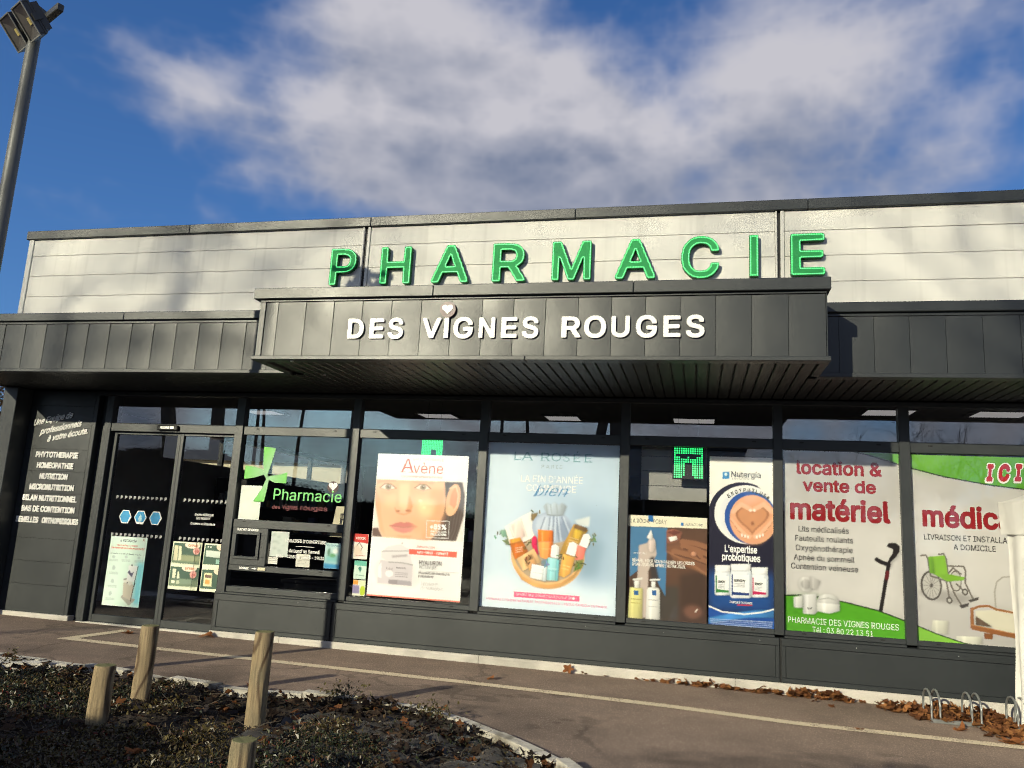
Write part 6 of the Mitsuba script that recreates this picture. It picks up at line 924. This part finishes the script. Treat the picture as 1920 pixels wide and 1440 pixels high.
def graded(poly, c0, c1, p0, p1):
    """A film shape whose printed colour runs from c0 at p0 to c1 at p1."""
    m = trimesh.creation.triangulate_polygon(Polygon(poly), engine='earcut'); v, f = trimesh.remesh.subdivide_to_size(np.column_stack([m[0], np.zeros(len(m[0]))]), m[1], .03)
    d = np.array(p1) - p0; t = np.clip(((v[:, :2] - p0) @ d) / (d @ d), 0, 1)[:, None]
    a = np.cross(v[f[:, 1]] - v[f[:, 0]], v[f[:, 2]] - v[f[:, 0]])[:, 2]; f = np.array(f); f[a < 0] = f[a < 0][:, ::-1]
    return move((v, f), FACE, (0, YG, 0)), np.array(c0) * (1 - t) + np.array(c1) * t


for pl, p0, p1 in (([(-5.437, 2.385), (-5.35, 2.378), (-5.264, 2.369), (-5.30, 2.20), (-5.336, 2.064), (-5.358, 1.974), (-5.395, 2.028), (-5.42, 2.18)], (-5.43, 2.3), (-5.29, 2.2)), ([(-5.673, 2.137), (-5.54, 2.125), (-5.411, 2.095), (-5.393, 2.028), (-5.53, 1.985), (-5.671, 1.965)], (-5.67, 2.05), (-5.42, 2.05)),
                   ([(-5.324, 2.012), (-5.2, 2.028), (-5.067, 2.068), (-5.072, 1.931), (-5.231, 1.929), (-5.321, 1.966)], (-5.06, 2.0), (-5.32, 2.0)), ([(-5.401, 1.858), (-5.36, 1.970), (-5.340, 2.03), (-5.319, 1.979), (-5.33, 1.84), (-5.355, 1.687), (-5.507, 1.684)], (-5.46, 1.72), (-5.33, 1.9))):
    m, c = graded(pl, (.17, .55, .10), (.28, .52, .27), p0, p1); put(wl + '__cross_arm', m, 'mat_print', color=c)
put(wl + '__line', move(flat(line('Pharmacie', -5.229, -4.293, 1.722, .138, .006)), FACE, (0, YG, 0)), 'mat_green_film')
put(wl + '__line', move(flat(unary_union([line('des', -5.234, -5.12, 1.608, .045, .0), line('vignes', -5.088, -4.88, 1.608, .058, .0), line('rouges', -4.84, -4.474, 1.608, .058, .0)]).buffer(0)), FACE, (0, YG, 0)), 'mat_red_film')
put(wl + '__heart_disc', move(flat(Point(-4.425, 1.905).buffer(.075), -.0006), FACE, (0, YG, 0)), 'mat_maroon_film'); put(wl + '__heart', move(flat(heart(-4.425, 1.912, .118)), FACE, (0, YG, 0)), 'mat_white_letter')
scene['mat_green_film'] = principled((0.16, 0.62, 0.16), 0.5); scene['mat_red_film'] = principled((0.20, 0.018, 0.03), 0.5); scene['mat_maroon_film'] = principled((0.045, 0.008, 0.012), 0.5)
ol = thing('opening_hours_lettering', 'white opening hours lettering on the glass right of the night hatch', 'lettering')
for t_, a, b, z, c in (("HORAIRES D'OUVERTURE", -5.0, -4.449, 1.205, .040), ('du Lundi au Samedi', -4.94, -4.52, 1.085, .042), ('8h30 - 12h30 et 13h45 - 19h30', -5.11, -4.455, 1.015, .038)): put(ol + '__line', move(flat(line(t_, a, b, z, c, .03)), FACE, (0, YG, 0)), 'mat_white_letter')
put(ol + '__rule', move(flat(shapely.box(-4.85, 1.158, -4.60, 1.164)), FACE, (0, YG, 0)), 'mat_white_letter')
hl_ = thing('hatch_lettering', 'small white lettering GUICHET DE GARDE and SONNEZ round the night hatch', 'lettering')
put(hl_ + '__line', move(flat(line('GUICHET DE GARDE', -5.667, -5.369, 1.316, .028, .06)), FACE, (0, .0025, 0)), 'mat_white_letter'); put(hl_ + '__line', move(flat(line('SONNEZ', -5.578, -5.447, .845, .026, .07)), FACE, (0, -.0015, 0)), 'mat_white_letter')
put(hl_ + '__arrow', move(flat(unary_union([shapely.box(-5.405, .853, -5.365, .863), Polygon([(-5.37, .845), (-5.335, .858), (-5.37, .872)])])), FACE, (0, -.0015, 0)), 'mat_white_letter')
put(hl_ + '__bell_button', box(-5.318, -5.212, -.012, -.0005, .84, .876, .004), 'mat_cream')
nl = thing('name_lettering', 'white lettering of the pharmacists\' names on the right door leaf', 'lettering')
for t_, a, b, z, c in (('Danièle KERRUON', -6.341, -6.072, 1.468, .030), ('Eric NOULEY', -6.31, -6.11, 1.422, .030), ('Docteurs en Pharmacie', -6.385, -6.03, 1.352, .032)): put(nl + '__line', move(flat(line(t_, a, b, z, c, .02)), FACE, (0, .064, 0)), 'mat_white_letter')
# --- three hexagon decals on the left door leaf
for k, (x, lab) in enumerate(((-7.386, 'blue hexagon sticker with a peeled corner, left of the three on the door'), (-7.155, 'blue hexagon sticker with a white drop, middle of the three on the door'), (-6.925, 'blue hexagon sticker with a pale right edge, right of the three on the door'))):
    hx = thing('hexagon_sticker', lab, 'sticker', 'hexagon stickers on the sliding door')
    hexa = Polygon([(x + .096 * math.cos(a_), 1.405 + .100 * math.sin(a_)) for a_ in np.radians(np.arange(0, 360, 60))])
    put(hx, move(flat(hexa), FACE, (0, .0735, 0)), 'mat_white_letter')
    inner = saff.scale(hexa, .86, .86)
    if k != 1: inner = inner.difference(Polygon([(x + .03, 1.30), (x + .12, 1.30), (x + .12, 1.43), (x + .07, 1.40), (x + .052, 1.345)]))
    else: inner = inner.difference(shapely.box(x - .1, 1.30, x + .1, 1.347))
    put(hx + '__field', move(flat(inner), FACE, (0, .0728, 0)), 'mat_sticker_blue')
    if k == 1:
        t = np.linspace(0, 2 * np.pi, 40); put(hx + '__drop', move(flat(Polygon(np.stack([x + .036 * np.sin(t) * np.sin(t / 2) ** 1.2, 1.40 + .05 * np.cos(t)], 1)).buffer(0)), FACE, (0, .0721, 0)), 'mat_drop')
scene['mat_sticker_blue'] = principled((0.025, 0.28, 0.55), 0.4); scene['mat_drop'] = principled((0.40, 0.66, 0.74), 0.4)
# --- lit dot displays hanging inside
for k, (x0, x1, z0, z1, y, lab) in enumerate(((-3.345, -3.07, 2.26, 2.545, .16, 'green lit dot display hanging behind the glass above the face poster'), (-.275, .055, 2.185, 2.535, .16, 'green lit dot display with a waisted figure above the skin care poster'))):
    ld = thing('dot_display', lab, 'dot display', 'lit dot displays hanging in the windows')
    put(ld, box(x0 - .012, x1 + .012, y + .004, y + .05, z0 - .012, z1 + .012, .004), 'mat_black')
    nx_, nz_ = 13, 14; dots = []
    for i in range(nx_):
        for j in range(nz_):
            u, v_ = (i + .5) / nx_ * 2 - 1, (j + .5) / nz_
            if k == 1 and ((abs(u) < .78 and .70 < v_ < .76) or (abs(u) < .18 + .5 * max(0, .30 - v_) and v_ < .52) or (abs(u) < .5 and .58 < v_ < .70 and abs(u) > .12 and v_ > .60 + abs(u) * .1)): continue
            if k == 0 and (v_ < .55 and abs(u - .1) < .25): continue
            cx, cz = x0 + (i + .5) * (x1 - x0) / nx_, z0 + (j + .5) * (z1 - z0) / nz_
            dots.append((np.array([[cx - .0075, y, cz - .0085], [cx + .0075, y, cz - .0085], [cx + .0075, y, cz + .0085], [cx - .0075, y, cz + .0085]]), np.array([[0, 1, 2], [0, 2, 3]])))
    k_ = put(ld + '__lit_dots', join(dots), 'mat_led'); labels[k_] = {'kind': 'stuff'}; scene[k_]['emitter'] = {'type': 'area', 'radiance': {'type': 'rgb', 'value': [.015, .50, .11]}}
    put(ld + '__hanging_wire', join([box(x0 + .05, x0 + .053, y + .02, y + .023, z1 + .01, 3.06), box(x1 - .053, x1 - .05, y + .02, y + .023, z1 + .01, 3.06)]), 'mat_black')
# --- card with a P inside, and shelves
pc = thing('letter_card', 'cream card with a large thin P standing inside at the right of the hatch window', 'card')
put(pc, (np.array([[-4.46, .14, 1.30], [-4.15, .14, 1.30], [-4.15, .17, 1.68], [-4.42, .17, 1.68]]), np.array([[0, 1, 2], [0, 2, 3]])), 'mat_cream'); put(pc + '__letter', move(flat(fit('P', -4.34, -4.258, 1.462, 1.592, .0)), FACE, (0, .139, 0)), 'mat_black')
bx_cols = [(.40, .38, .32), (.20, .28, .30), (.44, .36, .16), (.5, .5, .5), (.24, .10, .10), (.12, .24, .16), (.10, .12, .24)]
ORD = 'first second third fourth fifth sixth seventh eighth ninth tenth eleventh twelfth thirteenth fourteenth fifteenth sixteenth seventeenth eighteenth nineteenth twentieth'.split()
for k, c in enumerate(bx_cols): scene[f'mat_carton_{k}'] = principled(c, .6)
for q, (x0, x1, y0) in enumerate(((-9.1, -6.4, 4.6), (-6.2, -3.6, 5.6))):
    su = thing('shelf_unit', ('dark shelf unit with small cartons, dimly seen through the left door leaf', 'dark shelf unit with small cartons, dimly seen through the hatch window')[q], 'shelves')
    put(su, join([box(x0, x0 + .03, y0, y0 + .4, .03, 2.2), box(x1 - .03, x1, y0, y0 + .4, .03, 2.2), box(x0 + .03, x1 - .03, y0 + .38, y0 + .4, .03, 2.2)]), 'mat_room_dark')
    for z in (.3, .75, 1.2, 1.65): put(su + '__shelf', box(x0 + .032, x1 - .032, y0 + .01, y0 + .378, z, z + .03, .003), 'mat_room')
    for z in (1.2, 1.65):
        x = x0 + .06; kc = 0
        while x < x1 - .25:
            w_ = R.uniform(.06, .19); h_ = R.uniform(.12, .30)
            ct = thing('carton', f'{ORD[kc]} carton from the left on the dim {"upper" if z > 1.5 else "lower"} shelf seen through the {"left door leaf" if q == 0 else "hatch window"}', 'carton', 'cartons on the dim shelves inside'); put(ct, box(x, x + w_, y0 + .05, y0 + .22, z + .031, z + .031 + h_, .003), f'mat_carton_{R.randrange(7)}'); x += w_ + R.uniform(.005, .06); kc += 1
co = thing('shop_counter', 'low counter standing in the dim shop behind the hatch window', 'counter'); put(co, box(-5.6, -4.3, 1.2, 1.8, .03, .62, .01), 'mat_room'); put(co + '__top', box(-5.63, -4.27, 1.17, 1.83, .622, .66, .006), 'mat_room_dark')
for x0, x1, z0, z1, lab in ((-.66, .10, 1.93, 2.62, 'grey display board of wide slats behind the glass above the skin care poster'), (-2.70, -2.565, 2.02, 2.60, 'grey display board edge showing right of the face poster')):
    dp = thing('display_board', lab, 'display board', 'grey display boards behind the windows'); n_ = 4
    for k in range(n_): put(dp + '__slat', box(x0, x1, .42, .44, z0 + (z1 - z0) * k / n_ + .004, z0 + (z1 - z0) * (k + 1) / n_, .003), 'mat_board')
    put(dp + '__post', box(x0 + .02, x0 + .05, .445, .475, .03, z1, .003), 'mat_room_dark')
scene['mat_board'] = principled((0.30, 0.30, 0.29), 0.5)
